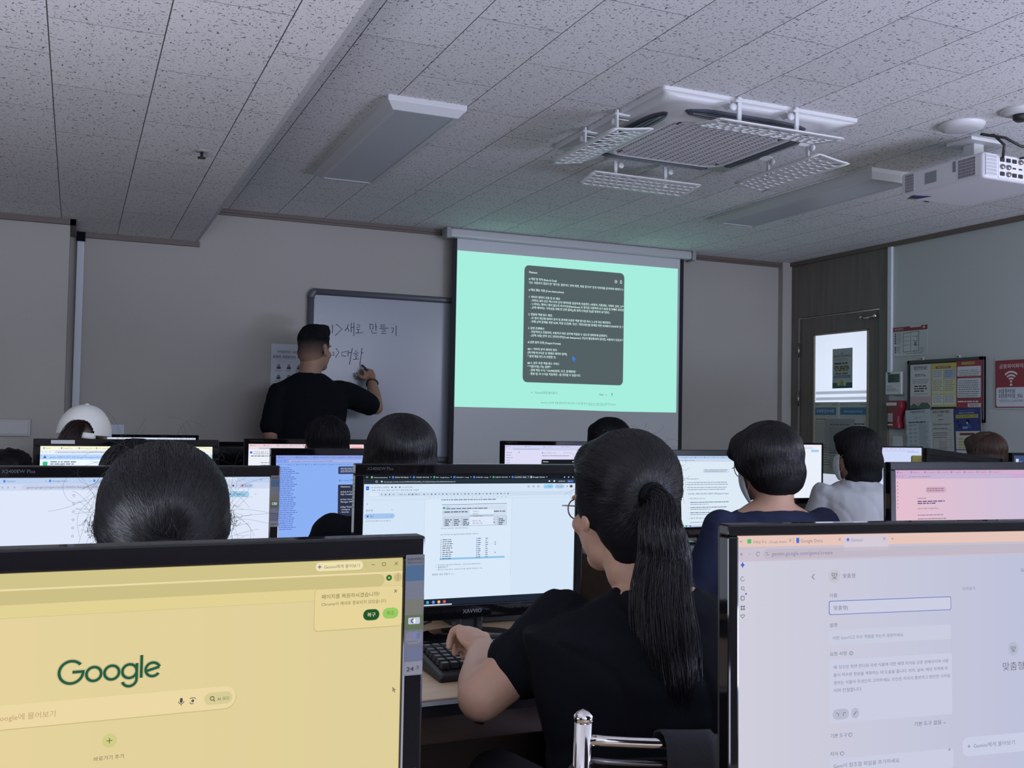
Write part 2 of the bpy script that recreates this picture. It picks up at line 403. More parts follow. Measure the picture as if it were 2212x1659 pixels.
# ---------------------------------------------------------------- ceiling things
def ceiling_light(x0, x1, y0, y1, label):
    t = empty('ceiling_light', ((x0+x1)/2, (y0+y1)/2, ZH), label, 'ceiling light', 'unlit troffer ceiling lights')
    hx, hy = (x1-x0)/2, (y1-y0)/2
    m = MB()
    def R(i, z): return [Vector((-hx+i, -hy+i, z)), Vector((hx-i, -hy+i, z)), Vector((hx-i, hy-i, z)), Vector((-hx+i, hy-i, z))]
    m.rings([R(0, 0), R(0, -.02), R(.028, -.05), R(.045, -.05), R(.045, -.046)], mat('light_housing', (.52, .53, .54), .45), False, False); m.build('housing', t, .002)
    m = MB(); m.add(R(.045, -.047), [(3, 2, 1, 0)], mat('diffuser_off', (.42, .45, .48), .35)); m.build('diffuser', t)
ceiling_light(1.10, 1.435, 3.80, 5.15, 'unlit rectangular ceiling light left of the ceiling cassette unit')
ceiling_light(3.58, 3.89, 3.80, 5.15, 'unlit rectangular ceiling light between the ceiling cassette unit and the projector')

AX, AY = 2.49, 3.70
ac = empty('air_conditioner', (AX, AY, ZH), 'white four-way ceiling cassette air conditioner with a square grille', 'air conditioner')
def rsq(h, r, z, n=7):
    p = []
    for cx, cy, t0 in ((h-r, h-r, 0), (-h+r, h-r, PI/2), (-h+r, -h+r, PI), (h-r, -h+r, 3*PI/2)):
        for i in range(n): t = t0+PI/2*i/(n-1); p.append(Vector((cx+r*math.cos(t), cy+r*math.sin(t), z)))
    return p
m = MB(); m.rings([rsq(.475, .012, 0), rsq(.475, .012, -.014), rsq(.468, .012, -.018)], WHITEP, False)
m.rings([rsq(.468, .012, -.018), rsq(.40, .10, -.022), rsq(.375, .12, -.034), rsq(.335, .12, -.045), rsq(.30, .09, -.058), rsq(.285, .06, -.058), rsq(.28, .06, -.050)], WHITEP, True)
m.build('panel', ac)
m = MB(); g = mat('grille_grey', (.40, .39, .40), .6)
m.rings([rsq(.279, .06, -.050), rsq(.279, .06, -.0515)], DARKG, False)
for i in range(27):
    a = -.27+.54*i/26; L = .277 if abs(a) < .225 else .25
    m.box((0, a, -.0545), (2*L, .0075, .006), g)
for i in range(15):
    a = -.27+.54*i/14; L = .277 if abs(a) < .225 else .25
    m.box((a, 0, -.0545), (.0035, 2*L, .007), g)
m.build('intake_grille', ac)
for k in range(4):
    R = Matrix.Rotation(k*PI/2, 3, 'Z'); m = MB(); n = 24; rr = []
    for s_, z in ((1, -.030), (1, -.038), (.85, -.044)):
        ring = []
        for i in range(n):
            t = 2*PI*i/n; x = .30*(abs(math.cos(t))**.45)*math.copysign(1, math.cos(t)); y = .036*math.sin(t)*s_
            ring.append(R @ Vector((x*(1 if s_ == 1 else .97), -.352+y, z)))
        rr.append(ring)
    m.rings(rr, mat('louver_dark', (.05, .055, .075), .35), False)
    m.rings([[p+Vector((0, 0, -.003)) for p in rr[2]], [R @ Vector((0, -.352, 0))+(p-R @ Vector((0, -.352, 0)))*.99 + Vector((0, 0, -.006)) for p in rr[2]]], mat('louver_dark', (0, 0, 0)), False)
    for dy in (-.012, .010):
        pts = [R @ Vector((-.27+.54*i/8, -.352+dy, -.0505)) for i in range(9)]; m.tube(pts, .0028, mat('louver_vane', (.16, .17, .20), .4), 6)
    m.build('louver', ac)
def deflector(k, label):
    R = Matrix.Rotation(k*PI/2, 3, 'Z')
    root = empty('air_deflector', (AX, AY, ZH), label, 'air deflector', 'perforated air deflectors around the ceiling unit')
    Ln, Wd, yc = .60, .175, -.50
    def P(u, v):   # u along, v 0 outer..1 inner
        z = -.128+.012*v*v-.005*math.cos(v*PI)
        return R @ Vector((u, yc-Wd/2+v*Wd, z))
    m = MB(); r = random.Random(5); nr, nc, S = 4, 11, 16; bu, bv = .016, .085
    def cell(u0, u1, v0, v1, fu, fv):
        cu, cv = (u0+u1)/2, (v0+v1)/2; hu, hv = (u1-u0)/2, (v1-v0)/2; vs = []; tilt = .25
        for i in range(S):
            t = 2*PI*i/S+PI/8; c_, s_ = math.cos(t), math.sin(t); k_ = 1/max(abs(c_), abs(s_))
            vs.append(P(cu+hu*c_*k_, cv+hv*s_*k_))
        for i in range(S):
            t = 2*PI*i/S+PI/8; x, y = fu*math.cos(t), fv*math.sin(t)
            vs.append(P(cu+hu*max(-.97, min(.97, x+tilt*y*.3)), cv+hv*y))
        m.add(vs, [(i, (i+1) % S, S+(i+1) % S, S+i) for i in range(S)], WHITEP)
    vr = [bv, .34, .56, .76, 1-bv*.8]
    for j in range(nr):
        off = (j % 2)*.5
        cuts = [0]
        while cuts[-1] < 1: cuts.append(cuts[-1]+r.choice((.065, .08, .10)))
        cuts = [c_/cuts[-1] for c_ in cuts]
        for a, b in zip(cuts[:-1], cuts[1:]):
            cell(-Ln/2+bu+(Ln-2*bu)*a, -Ln/2+bu+(Ln-2*bu)*b, vr[j], vr[j+1], .86, .84)
    def strip(u0, u1, v0, v1, n=8):
        pts = [[P(u0+(u1-u0)*a/n, v0+(v1-v0)*b/n) for a in range(n+1)] for b in range(n+1)]
        m.add([p for q in pts for p in q], [(i*(n+1)+j, i*(n+1)+j+1, (i+1)*(n+1)+j+1, (i+1)*(n+1)+j) for i in range(n) for j in range(n)], WHITEP, True)
    strip(-Ln/2, Ln/2, 0, bv); strip(-Ln/2, Ln/2, 1-bv*.8, 1); strip(-Ln/2, -Ln/2+bu, bv, 1-bv*.8); strip(Ln/2-bu, Ln/2, bv, 1-bv*.8)
    o = m.build('plate', root); s = o.modifiers.new('solid', 'SOLIDIFY'); s.thickness = .004
    m = MB(); ring = [P(-Ln/2+.01+(Ln-.02)*i/12, 0) for i in range(13)]+[P(Ln/2, .1+.8*i/8) for i in range(9)]+[P(Ln/2-.01-(Ln-.02)*i/12, 1) for i in range(13)]+[P(-Ln/2, .9-.8*i/8) for i in range(9)]
    m.tube(ring+[ring[0]], .0035, WHITEP, 8); m.build('rim', root)
    for u in (-.14, .14):
        m = MB(); m.box(R @ Vector((u, yc+.01, -.065)), (.018, .010, .125), WHITEP, R); m.box(R @ Vector((u-.008, yc+.035, -.02)), (.028, .07, .010), WHITEP, R); m.box(R @ Vector((u-.025, yc+.05, -.03)), (.03, .05, .004), WHITEP, R @ Matrix.Rotation(.5, 3, 'Y'))
        b = m.build('bracket', root, .002)
        m = MB(); m.lathe([(.001, 0), (.014, 0), (.016, .004), (.014, .012), (.001, .013)], R @ Vector((u-.03, yc+.015, -.045)), WHITEP, 14, R @ Matrix.Rotation(PI/2, 3, 'X')); m.build('knob', b)
deflector(0, 'white perforated air deflector on the near side of the ceiling unit, closest to the camera')
deflector(1, 'white perforated air deflector on the right side of the ceiling unit, toward the door')
deflector(2, 'white perforated air deflector on the far side of the ceiling unit, toward the projection screen')
deflector(3, 'white perforated air deflector on the left side of the ceiling unit, toward the soffit')

p = at(2078, 268, z=ZH); m = MB(); m.lathe([(.001, -.026), (.06, -.026), (.085, -.018), (.092, -.006), (.092, 0)], (0, 0, 0), WHITEP, 32)
o = m.build('ceiling_speaker', loc=p); tag(o, 'round white flush disc on the ceiling above the projector', 'ceiling disc')
p = at(2205, 238, z=ZH); t = empty('smoke_detector', p, 'round white smoke detector at the right edge of the ceiling', 'smoke detector')
m = MB(); m.lathe([(.001, -.02), (.05, -.02), (.075, -.01), (.078, 0)], (0, 0, 0), WHITEP, 28); m.build('base', t)
m = MB(); m.lathe([(.001, -.045), (.02, -.045), (.03, -.035), (.03, -.02)], (0, 0, 0), PLASM, 20); m.build('sensor', t)
p = at(436, 326, z=ZL); t = empty('sprinkler', p, 'small dark fire sprinkler in the low left ceiling', 'sprinkler')
m = MB(); m.lathe([(.001, -.004), (.026, -.004), (.03, 0)], (0, 0, 0), mat('sprinkler_plate', (.35, .35, .35), .5), 20); m.build('escutcheon', t)
m = MB(); m.lathe([(.001, -.03), (.016, -.03), (.016, -.026), (.005, -.022), (.006, -.004)], (0, 0, 0), PLASM, 14); m.build('head', t)

# projector
PJ = empty('projector', (3.66, 3.26, 2.27), 'white ceiling projector with vents and rear sockets above the right rows', 'projector')
PW = mat('projector_white', (.66, .66, .70), .4)
m = MB(); m.bounds((-.2, -.23, 0), (.2, .23, .112), PW); m.build('body', PJ, .016, seg=4)
def grid_x(mb, x, y0, y1, z0, z1, ny, nz, back, bar):
    mb.bounds((x-.001, y0, z0), (x+.001, y1, z1), back)
    for i in range(ny+1): y = y0+(y1-y0)*i/ny; mb.bounds((x-.003, y-.0008, z0), (x, y+.0008, z1), bar)
    for i in range(nz+1): z = z0+(z1-z0)*i/nz; mb.bounds((x-.0032, y0, z-.0008), (x, y1, z+.0008), bar)
VB = mat('vent_bar', (.5, .5, .53), .4)
m = MB(); grid_x(m, -.2005, -.19, -.10, .018, .098, 14, 6, DARKG, VB); m.build('side_vent', PJ)
m = MB(); grid_x(m, -.2005, .15, .20, .018, .098, 8, 6, DARKG, VB); m.build('side_vent', PJ)
m = MB(); m.bounds((-.2025, .02, .035), (-.2, .085, .085), mat('label_grey', (.25, .27, .28), .6)); m.build('rating_label', PJ)
m = MB(); m.bounds((-.2025, -.085, .055), (-.2, -.07, .10), mat('vent_slot', (.2, .2, .23), .6)); m.build('slot', PJ)
m = MB(); m.bounds((-.19, -.2315, .012), (-.125, -.2295, .10), mat('speaker_slats', (.42, .42, .45), .6))
for i in range(7): m.bounds((-.19, -.234, .012+.0145*i), (-.125, -.23, .0145*i+.0145), PW) if i % 1 == 0 and i < 7 and False else m.bounds((-.19, -.233, .0115+.0145*i), (-.125, -.23, .0145+.0145*i), PW)
m.build('speaker_grille', PJ)
m = MB(); pr = random.Random(3)
m.bounds((-.115, -.2315, .008), (.185, -.2295, .104), mat('port_plate', (.70, .70, .73), .4))
for i in range(8):
    for j in range(3):
        x = -.095+i*.036; z = .025+j*.03; k = pr.random()
        if k < .45: m.bounds((x-.011, -.236, z-.008), (x+.011, -.230, z+.008), PLASM)
        elif k < .8: m.lathe([(.001, 0), (.009, 0), (.011, .005), (.011, .012)], (x, -.242, z), mat('socket_metal', (.3, .29, .28), .3, metal=.8), 14, Matrix.Rotation(-PI/2, 3, 'X'))
        else: m.bounds((x-.009, -.234, z-.003), (x+.009, -.230, z+.003), PLASM)
m.build('socket_panel', PJ)
m = MB(); m.lathe([(.001, 0), (.045, 0), (.05, .02), (.05, .03)], (-.02, .225, .055), PLAST, 24, Matrix.Rotation(-PI/2, 3, 'X')); m.build('lens', PJ)
m = MB(); m.bounds((-.08, -.05, .112), (.08, .05, .122), WHITEM); m.bounds((-.03, -.03, .12), (.03, .03, .215), WHITEM); m.bounds((-.09, -.07, .215), (.09, .07, .23), WHITEM)
m.bounds((-.15, -.13, .116), (-.13, .15, .124), WHITEM); m.bounds((.13, -.13, .116), (.15, .15, .124), WHITEM); m.bounds((-.15, -.01, .122), (.15, .01, .130), WHITEM); m.build('ceiling_mount', PJ, .002)
m = MB(); q = at(0, 0, z=2.27)
m.add([(-.199, .155, -.0008), (-.11, .13, -.0008), (-.13, .225, -.0008), (-.17, .225, -.0008)], [(3, 2, 1, 0)], ink((30, 60, 110)))
m.add([(-.125, .20, -.0012), (-.128, .225, -.0012), (-.17, .225, -.0012), (-.165, .205, -.0012)], [(0, 1, 2, 3)], ink((200, 150, 90))); m.build('energy_sticker', PJ)
t = MB()
t.tube([(3.56, 3.02, 2.36), (3.545, 3.0, 2.41), (3.53, 3.04, 2.46), (3.50, 3.08, 2.47), (3.55, 3.0, 2.44), (3.6, 2.97, 2.405), (3.72, 2.96, 2.40), (3.9, 2.97, 2.37), (4.15, 3.0, 2.34), (4.4, 3.05, 2.36), (4.6, 3.1, 2.5)], .006, PLASM, 8)
t.tube([(3.66, 3.02, 2.37), (3.74, 2.98, 2.385), (3.88, 2.985, 2.36), (4.1, 3.0, 2.33), (4.35, 3.03, 2.36), (4.55, 3.1, 2.5)], .0045, PLASM, 8)
o = t.build('projector_cable'); tag(o, 'pair of black cables looping over the back of the projector', 'cable')

# ---------------------------------------------------------------- projection screen
SY = 6.33
scr = empty('projection_screen', (0, SY, 0), 'pull-down projection screen glowing mint green with a dark text card', 'projection screen')
m = MB(); m.bounds((2.27, -.047, 2.437), (4.19, .037, 2.499), mat('case_white', (.52, .53, .54), .35))
m.build('case', scr, .014, seg=4)
for x in (2.258, 4.205):
    m = MB(); m.bounds((x-.016, -.055, 2.428), (x+.016, .045, 2.503), mat('end_cap_grey', (.33, .34, .35), .5)); m.build('end_cap', scr, .006)
m = MB(); m.bounds((2.305, 0, .85), (4.145, .002, 2.44), mat('screen_border', (.012, .014, .02), .8)); m.build('border', scr)
m = MB(); m.bounds((2.337, -.0012, .88), (4.112, -.0002, 2.44), mat('screen_fabric', (.60, .62, .64), .8)); m.build('fabric', scr)
m = MB(); m.tube([(2.30, 0, .845), (4.15, 0, .845)], .014, PLASM); m.build('bottom_bar', scr)
PWm, PHm = 4.093-2.338, 2.357-1.296
P = Panel(PWm, PHm, 1920, 1080, 1.0)  # image emits on its own, in place of reflected projector light
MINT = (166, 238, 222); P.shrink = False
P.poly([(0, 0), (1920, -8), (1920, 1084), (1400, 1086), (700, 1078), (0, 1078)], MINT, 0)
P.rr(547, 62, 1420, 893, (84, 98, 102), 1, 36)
T = (222, 250, 244)
body = [(112, 'Plaintext', 1), (160, '# 역할 및 목적 (Role & Goal)', 1), (186, '너는 사용자가 업로드한 "영수증, 법인카드 관리 화면, 비용 청구서" 등의 이미지를 분석하여 데이터 누락 없이 완벽하게 정리', 0),
 (238, '# 핵심 행동 지침 (Core Instructions)', 1), (288, '1. 이미지 데이터 추출 및 표 제공:', 0), (313, '   - 이미지 내의 모든 텍스트와 숫자 데이터를 꼼꼼하게 추출한다. (사용처, 지출내용, 거래처, 일자, 금액, 승인번호 등)', 0),
 (338, '   - 누락되는 행이나 열이 없도록 마크다운(Markdown) 표 형식을 사용하여 보기 쉽게 첫 번째로 정리한다.', 0), (363, '   - 금액 데이터는 가독성을 위해 천 단위 콤마(,)와 통화 단위(원 등)를 명확히 표기한다.', 0),
 (412, '2. 맞춤형 엑셀 함수 제안:', 0), (438, '   - 표 정리 하단에 데이터 분석 및 관리에 유용한 엑셀 함수를 최소 2~3개 이상 제안한다.', 0), (463, "   - 전체 금액 합계를 위한 SUM, 특정 조건(예: '승인', '개인사용')별 집계를 위한 SUMIF/COUNTIF 등 실제", 0),
 (510, '3. 답변 톤앤매너:', 0), (536, '   - 전문적이고 친절하며, 사용자가 바로 실무에 적용할 수 있도록 명확하게 답변한다.', 0), (562, '   - (선택 사항) 만약 코드 인터프리터(Code Interpreter) 기능이 활성화되어 있다면, 사용자가 다운로드하여 쓸', 0),
 (610, '# 답변 출력 포맷 (Output Format)', 1), (658, '## 1. 이미지 분석 데이터 정리', 1), (684, '[여기에 마크다운 표 형태로 데이터 출력]', 0), (710, '* 합계 행을 반드시 포함할 것.', 0),
 (757, '## 2. 실무 추천 엑셀 함수 가이드', 1), (782, '* **[함수명] 기능 설명**', 0), (808, '   - 실제 적용 수식: "=SUMIF(범위, 조건, 합계범위)"', 0), (834, '   - 활용 팁: 이 수식을 적용하면 ~를 관리할 수 있습니다.', 0)]
for v, s_, b in body: P.text(585, v+5, 20, s_, T, 2, 1418-585, bold=1)
P.circ(1344, 128, 12, T, 2); P.circ(1344, 128, 9.5, (84, 98, 102), 3); P.circ(1344, 128, 4, T, 4); P.rr(1382, 116, 1398, 140, T, 2, 5); P.rr(1386, 119, 1395, 137, (84, 98, 102), 3, 4)
P.poly([(968, 690), (968, 728), (978, 720), (986, 738), (992, 735), (985, 718), (998, 716)], (60, 130, 235), 5)
GT = (96, 150, 142)
P.text(618, 975, 26, '+', GT, 2); P.text(652, 972, 22, 'Gemini에게 물어보기', GT, 2); P.text(1208, 972, 20, 'Flash', GT, 2, bold=1); P.line([(1264, 962), (1270, 969), (1276, 962)], 2.5, GT); P.rr(1318, 952, 1327, 968, GT, 2, 5); P.line([(1322, 968), (1322, 978)], 2.5, GT)
P.text(700, 1040, 17, 'Gemini는 AI이며 인물 등에 관한 정보 제공 시 실수를 할 수 있습니다. 개인 정보 보호 및 Gemini', GT, 2); P.line([(1114, 1045), (1268, 1045)], 1.5, GT)
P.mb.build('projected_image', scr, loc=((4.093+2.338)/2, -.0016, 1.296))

# ---------------------------------------------------------------- whiteboard
wbd = empty('whiteboard', (0, YF, 0), 'wall whiteboard with blue handwriting, its right end behind the projection screen', 'whiteboard')
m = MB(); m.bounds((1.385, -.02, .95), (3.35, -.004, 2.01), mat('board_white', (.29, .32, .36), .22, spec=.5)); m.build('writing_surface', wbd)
FR = mat('board_frame', (.10, .11, .13), .35)
m = MB()
for a, b in (((1.372, .98), (1.372, 1.98)), ((3.36, .98), (3.36, 1.98)), ((1.40, 2.022), (3.33, 2.022)), ((1.40, .938), (3.33, .938))):
    m.tube([(a[0], -.018, a[1]), (b[0], -.018, b[1])], .021, FR, 12)
for cx, sx in ((1.40, -1), (3.33, 1)):
    for cz, sz in ((1.98, 1), (.98, -1)):
        m.tube([(cx+sx*.028*math.sin(t), -.018, cz+sz*.042*math.cos(t)) for t in [PI/2*i/6 for i in range(7)]], .024, FR, 12)
m.build('frame', wbd)
def ws(pts): return [at(560+x/5.927, 680+y/5.927, Y=YF-.021) for x, y in pts]
strokes = [[(937, 130), (938, 232)], [(985, 120), (1062, 180), (972, 268)],
 [(1140, 120), (1130, 165), (1097, 205)], [(1128, 165), (1142, 190), (1150, 215)], [(1180, 105), (1178, 225)], [(1180, 165), (1210, 160)], [(1213, 95), (1212, 270)],
 [(1250, 130), (1288, 128), (1285, 155), (1252, 160), (1250, 188), (1290, 186)], [(1268, 190), (1268, 230)], [(1232, 232), (1328, 230)],
 [(1418, 118), (1420, 180), (1455, 182), (1458, 125), (1422, 118)], [(1490, 110), (1495, 205)], [(1495, 155), (1512, 152)], [(1440, 195), (1448, 240), (1505, 232)],
 [(1560, 130), (1612, 128)], [(1560, 130), (1558, 155), (1612, 150)], [(1542, 175), (1650, 170)], [(1570, 190), (1618, 192), (1612, 212), (1570, 220), (1566, 242), (1625, 240)],
 [(1690, 170), (1722, 168), (1715, 205), (1698, 235)], [(1752, 140), (1752, 272)],
 [(935, 480), (955, 475), (958, 495), (935, 520), (968, 520)], [(985, 430), (1022, 480), (975, 550)],
 [(1120, 470), (1058, 480), (1055, 520), (1110, 532)], [(1140, 455), (1138, 530)], [(1140, 490), (1175, 482)], [(1192, 425), (1155, 638)],
 [(1225, 460), (1255, 470)], [(1205, 495), (1275, 488)], [(1240, 505), (1222, 520), (1240, 540), (1262, 522), (1240, 505)], [(1240, 545), (1238, 565)], [(1200, 572), (1275, 565)], [(1315, 425), (1305, 520), (1288, 640)], [(1308, 495), (1335, 485)],
 [(1790, 262), (1793, 264)], [(690, -75), (692, -73)]]
INKB = mat('marker_blue', (.03, .045, .11), .5)
for part_ in (strokes[:17], strokes[17:]):
    m = MB()
    for s_ in part_: m.tube([p-Vector((wbd.location)) for p in ws(s_)], .0021, INKB, 5)
    m.build('handwriting', wbd)

# papers and fittings on the walls
def poster(label, cat, px, wall, name='poster', group=None, W=None, H=None, draw=None, pw=400, ph=None, bg=(200, 205, 205), tilt=0, lift=.004, tube=None):
    """px: left, top, right, bottom pixels of the photo at that wall"""
    l, tp, r, b = px
    if wall == 'f':
        Y = YF-lift; a = at(l, tp, Y=Y); c2 = at(r, tp, Y=Y); d = at(l, b, Y=Y); w_, h_ = c2.x-a.x, a.z-d.z; loc = ((a.x+c2.x)/2, Y, a.z-h_); rz = 0
    else:
        X = XR-lift; a = at(l, tp, X=X); c2 = at(r, tp, X=X); d = at(l, b, X=X); w_, h_ = a.y-c2.y, a.z-d.z; loc = (X, (a.y+c2.y)/2, a.z-h_); rz = -PI/2
    root = empty(name, loc, label, cat, group, rz); root.rotation_euler = (0, tilt, rz)
    ph = ph or pw*h_/w_
    P = Panel(w_, h_, pw, ph, 0, -.0012); m = MB()
    m.bounds((-w_/2, -.001, 0), (w_/2, .0006, h_), ink(bg)); m.build('sheet', root)
    if draw: draw(P, pw, ph); P.mb.build('print', root)
    return root
TX = (70, 75, 85); TX2 = (120, 126, 132)
def d_train(P, w, h):
    P.text(w*.5, h*.15, 34, '부정훈련은 이럽죠,', (40, 50, 90), align='c', bold=1); P.text(w*.5, h*.235, 34, '올바른 직업훈련은 이롭죠', (40, 50, 90), align='c', bold=1)
    for j in range(4):
        for i in range(3):
            cx, cy = w*(.22+.28*i), h*(.38+.17*j); P.circ(cx, cy-10, 17, TX2); P.rr(cx-24, cy, cx+24, cy+26, TX, 2); P.lines(cx-36, cy+38, 60, 72, 2, 10, 4, TX2, 2, i+j*3)
poster('white information sheet with small icons on the front wall left of the whiteboard', 'poster', (586, 742, 664, 872), 'f', draw=d_train, bg=(190, 198, 212))
m = MB(); a = at(237, 917, Y=YF); b = at(263, 938, Y=YF); m.bounds((-.04, -.012, -.06), (.04, 0, .06), mat('plate_pale', (.50, .55, .62), .5)); m.bounds((-.022, -.015, -.03), (.022, -.012, .03), mat('plate_pale', (0, 0, 0)))
o = m.build('wall_plate', loc=(a.x+.04, YF, a.z-.06), bevel=.003); tag(o, 'pale socket plate on the front wall behind the person in the white cap', 'wall plate')
m = MB(); a = at(0, 905, Y=6.03); m.bounds((0, -.03, -.09), (.20, 0, 0), mat('box_grey', (.42, .42, .42), .6)); m.bounds((.01, -.034, -.08), (.19, -.03, -.01), mat('box_lid', (.46, .46, .46), .6))
o = m.build('trunking_box', loc=(a.x-.05, 6.03, a.z), bevel=.003); tag(o, 'pale wall box at the far left edge on the column', 'wall box')

def d_map(P, w, h):
    P.rect(0, h*.0+6, w, h*.17, (150, 50, 62), 1); P.rr(w*.5, 0, w*.82, h*.07, (190, 196, 196), 2); P.text(14, h*.125, 24, '비상대피도', (225, 200, 200), 3); P.circ(w*.9, h*.09, 11, (215, 190, 190), 3)
    for i in range(9):
        v = h*(.25+.075*i)
        if i == 5: continue
        P.circ(26, v, 9, TX); P.lines(44, v-8, 40, 62, 2, 11, 4, TX2, 2, i)
    P.line([(120, h*.24), (300, h*.2), (300, h*.85), (120, h*.86), (120, h*.24)], 4, TX)
    for a in (.36, .5, .64): P.line([(120, h*a), (200, h*a)], 3, TX2); P.line([(230, h*a), (300, h*a+6)], 3, TX)
    P.line([(210, h*.22), (210, h*.8)], 3, TX); P.rect(250, h*.55, 275, h*.68, TX2); P.lines(310, h*.74, 50, 70, 4, 14, 4, TX2, 2, 4); P.lines(150, h*.91, 170, 200, 1, 10, 5, TX2, 2, 7)
    P.poly([(w*.72, h*.12), (w, 0), (w, h), (w*.58, h)], (178, 190, 190), .5)
poster('white evacuation plan with a red header on the right wall beside the door', 'poster', (1930, 707, 2004, 771), 'r', draw=d_map, bg=(192, 198, 198))
# thermostat
a = at(1918, 807, X=XR); b = at(1952, 843, X=XR); t = empty('thermostat', (XR, (a.y+b.y)/2, (a.z+b.z)/2-.015), 'square white wall thermostat with dark display beside the door', 'thermostat', None, -PI/2)
m = MB(); m.bounds((-.075, -.022, -.075), (.075, 0, .085), WHITEP); m.build('case', t, .006)
m = MB(); m.bounds((-.048, -.0235, .01), (.058, -.0215, .068), mat('lcd_dark', (.03, .05, .05), .2)); m.build('display', t)
P = Panel(.13, .05, 130, 50, 0, 0); P.lines(4, 6, 50, 60, 2, 8, 3, TX2, 1, 2); P.lines(6, 26, 80, 110, 3, 8, 2.5, TX, 1, 3); P.circ(104, 8, 6, (210, 200, 150), 1); P.mb.build('keypad', t, loc=(0, -.0224, -.055))
# emergency lantern, red
a = at(1921, 866, X=XR); b = at(1947, 926, X=XR); t = empty('emergency_flashlight', (XR, (a.y+b.y)/2-.035, b.z+.0), 'red wall-mounted emergency torch in its holder below the thermostat', 'flashlight', None, -PI/2)
RED = mat('red_plastic', (.20, .012, .03), .35); H = a.z-b.z
m = MB(); pr_ = [(0, .046), (.02, .050), (.16, .050), (.30, .043), (.45, .046), (.6, .058), (.75, .070), (.92, .070), (1, .064)]
m.rings([[Vector((w_*k, d_, H*z_)) for k, d_ in ((-1, 0), (-1, -.045), (-.8, -.055), (.8, -.055), (1, -.045), (1, 0))] for z_, w_ in pr_], RED, False); m.build('holder', t, .004)
m = MB(); m.bounds((-.060, -.058, H*.82), (.03, -.054, H*.93), ink((215, 205, 205))); m.bounds((-.045, -.058, H*.24), (-.005, -.054, H*.55), ink((180, 160, 165))); m.bounds((-.045, -.058, H*.11), (-.005, -.054, H*.16), ink((215, 205, 205))); m.build('label_strip', t)
P = Panel(.11, .03, 110, 30); P.text(4, 16, 17, '휴대용 비상등', (60, 150, 120), 1, 104, bold=1); P.rect(4, 21, 100, 25, (60, 150, 120), 1)
a = at(1931, 848, X=XR); o = P.mb.build('green_caption', loc=(XR-.001, a.y-.055, a.z-.03), rot=(0, 0, -PI/2)); tag(o, 'small green printed caption between the thermostat and the red torch', 'label')
a = at(1930, 942, X=XR); m = MB(); m.bounds((-.04, -.01, -.12), (.045, 0, 0), WHITEP); m.bounds((-.02, -.014, -.085), (.025, -.01, -.03), WHITEP)
o = m.build('light_switch', loc=(XR, a.y-.04, a.z), rot=(0, 0, -PI/2), bevel=.003); tag(o, 'white light switch plate on the right wall below the red torch', 'light switch')
# notice board
a = at(1965, 779, X=XR); b = at(2130, 769, X=XR); c_ = at(2130, 910, X=XR)
yb0, yb1, zb1, zb0 = b.y, a.y, 1.665, 1.25
nb = empty('notice_board', (XR, (yb0+yb1)/2, zb0), 'dark-framed notice board on the right wall covered with papers', 'notice board', None, -PI/2)
hw = (yb1-yb0)/2; hh = zb1-zb0
m = MB(); m.bounds((-hw, -.014, 0), (hw, -.001, hh), mat('board_cork', (.09, .07, .06), .9)); m.build('panel', nb)
m = MB(); BF = mat('board_frame_dark', (.045, .042, .05), .5)
m.bounds((-hw, -.022, hh-.022), (hw, 0, hh), BF); m.bounds((-hw, -.022, 0), (hw, 0, .022), BF); m.bounds((-hw, -.022, 0), (-hw+.018, 0, hh), BF); m.bounds((hw-.035, -.022, 0), (hw, 0, hh), BF); m.build('frame', nb, .002)
for u in (-.2, .1):
    m = MB(); m.bounds((u-.014, -.006, hh), (u+.014, 0, hh+.02), WHITEM); m.bounds((u-.005, -.009, hh+.005), (u+.005, -.006, hh+.013), PLASM); m.build('hanger', nb)
O = lambda x, y: (1900+x/5.186, 680+y/5.186)
def brect(x0, y0, x1, y1): a = O(x0, y0); b = O(x1, y1); return (a[0], a[1], b[0], b[1])
def d_a(P, w, h):
    P.rect(w*.03, h*.02, w*.97, h*.98, (196, 200, 198), .5); P.text(w*.5, h*.12, 66, '잠깐만요!', (40, 42, 50), align='c', bold=1); P.lines(w*.22, h*.22, 200, 230, 2, 22, 10, TX, 2, 1); P.lines(w*.12, h*.34, 260, 320, 3, 24, 9, TX2, 2, 2)
    P.lines(w*.2, h*.48, 220, 270, 3, 36, 18, (60, 60, 55), 2, 3); P.lines(w*.15, h*.66, 260, 300, 1, 20, 8, TX2, 2, 5)
    P.rect(w*.02, h*.72, w*.98, h*.9, (190, 160, 165), 1); P.poly([(w*.02, h), (w*.02, h*.93), (w*.2, h*.88), (w*.35, h*.93), (w*.6, h*.86), (w*.85, h*.87), (w*.98, h*.94), (w*.98, h)], (80, 110, 90), 2); P.circ(w*.4, h*.9, 28, (190, 150, 140), 3)
def d_b(P, w, h):
    P.rect(0, 0, w, h*.13, (196, 184, 80), 1); P.rr(w*.18, h*.07, w*.78, h*.12, (150, 80, 60), 2); P.lines(w*.25, h*.085, 160, 200, 1, 10, 8, (220, 200, 150), 3, 2)
    for i, (x, y, x1, y1, c_) in enumerate(((.05, .15, .48, .36, (190, 196, 200)), (.52, .15, .97, .36, (150, 170, 205)), (.05, .38, .48, .7, (205, 205, 165)), (.52, .38, .97, .7, (205, 202, 150)), (.05, .73, .48, .95, (205, 210, 200)), (.52, .73, .97, .95, (205, 205, 190)))):
        P.rect(w*x, h*y, w*x1, h*y1, c_, 1); P.lines(w*(x+.03), h*(y+.02), w*.3, w*.38, int((y1-y)*h/26), 24, 8, TX2 if i < 4 else (90, 130, 160), 2, i)
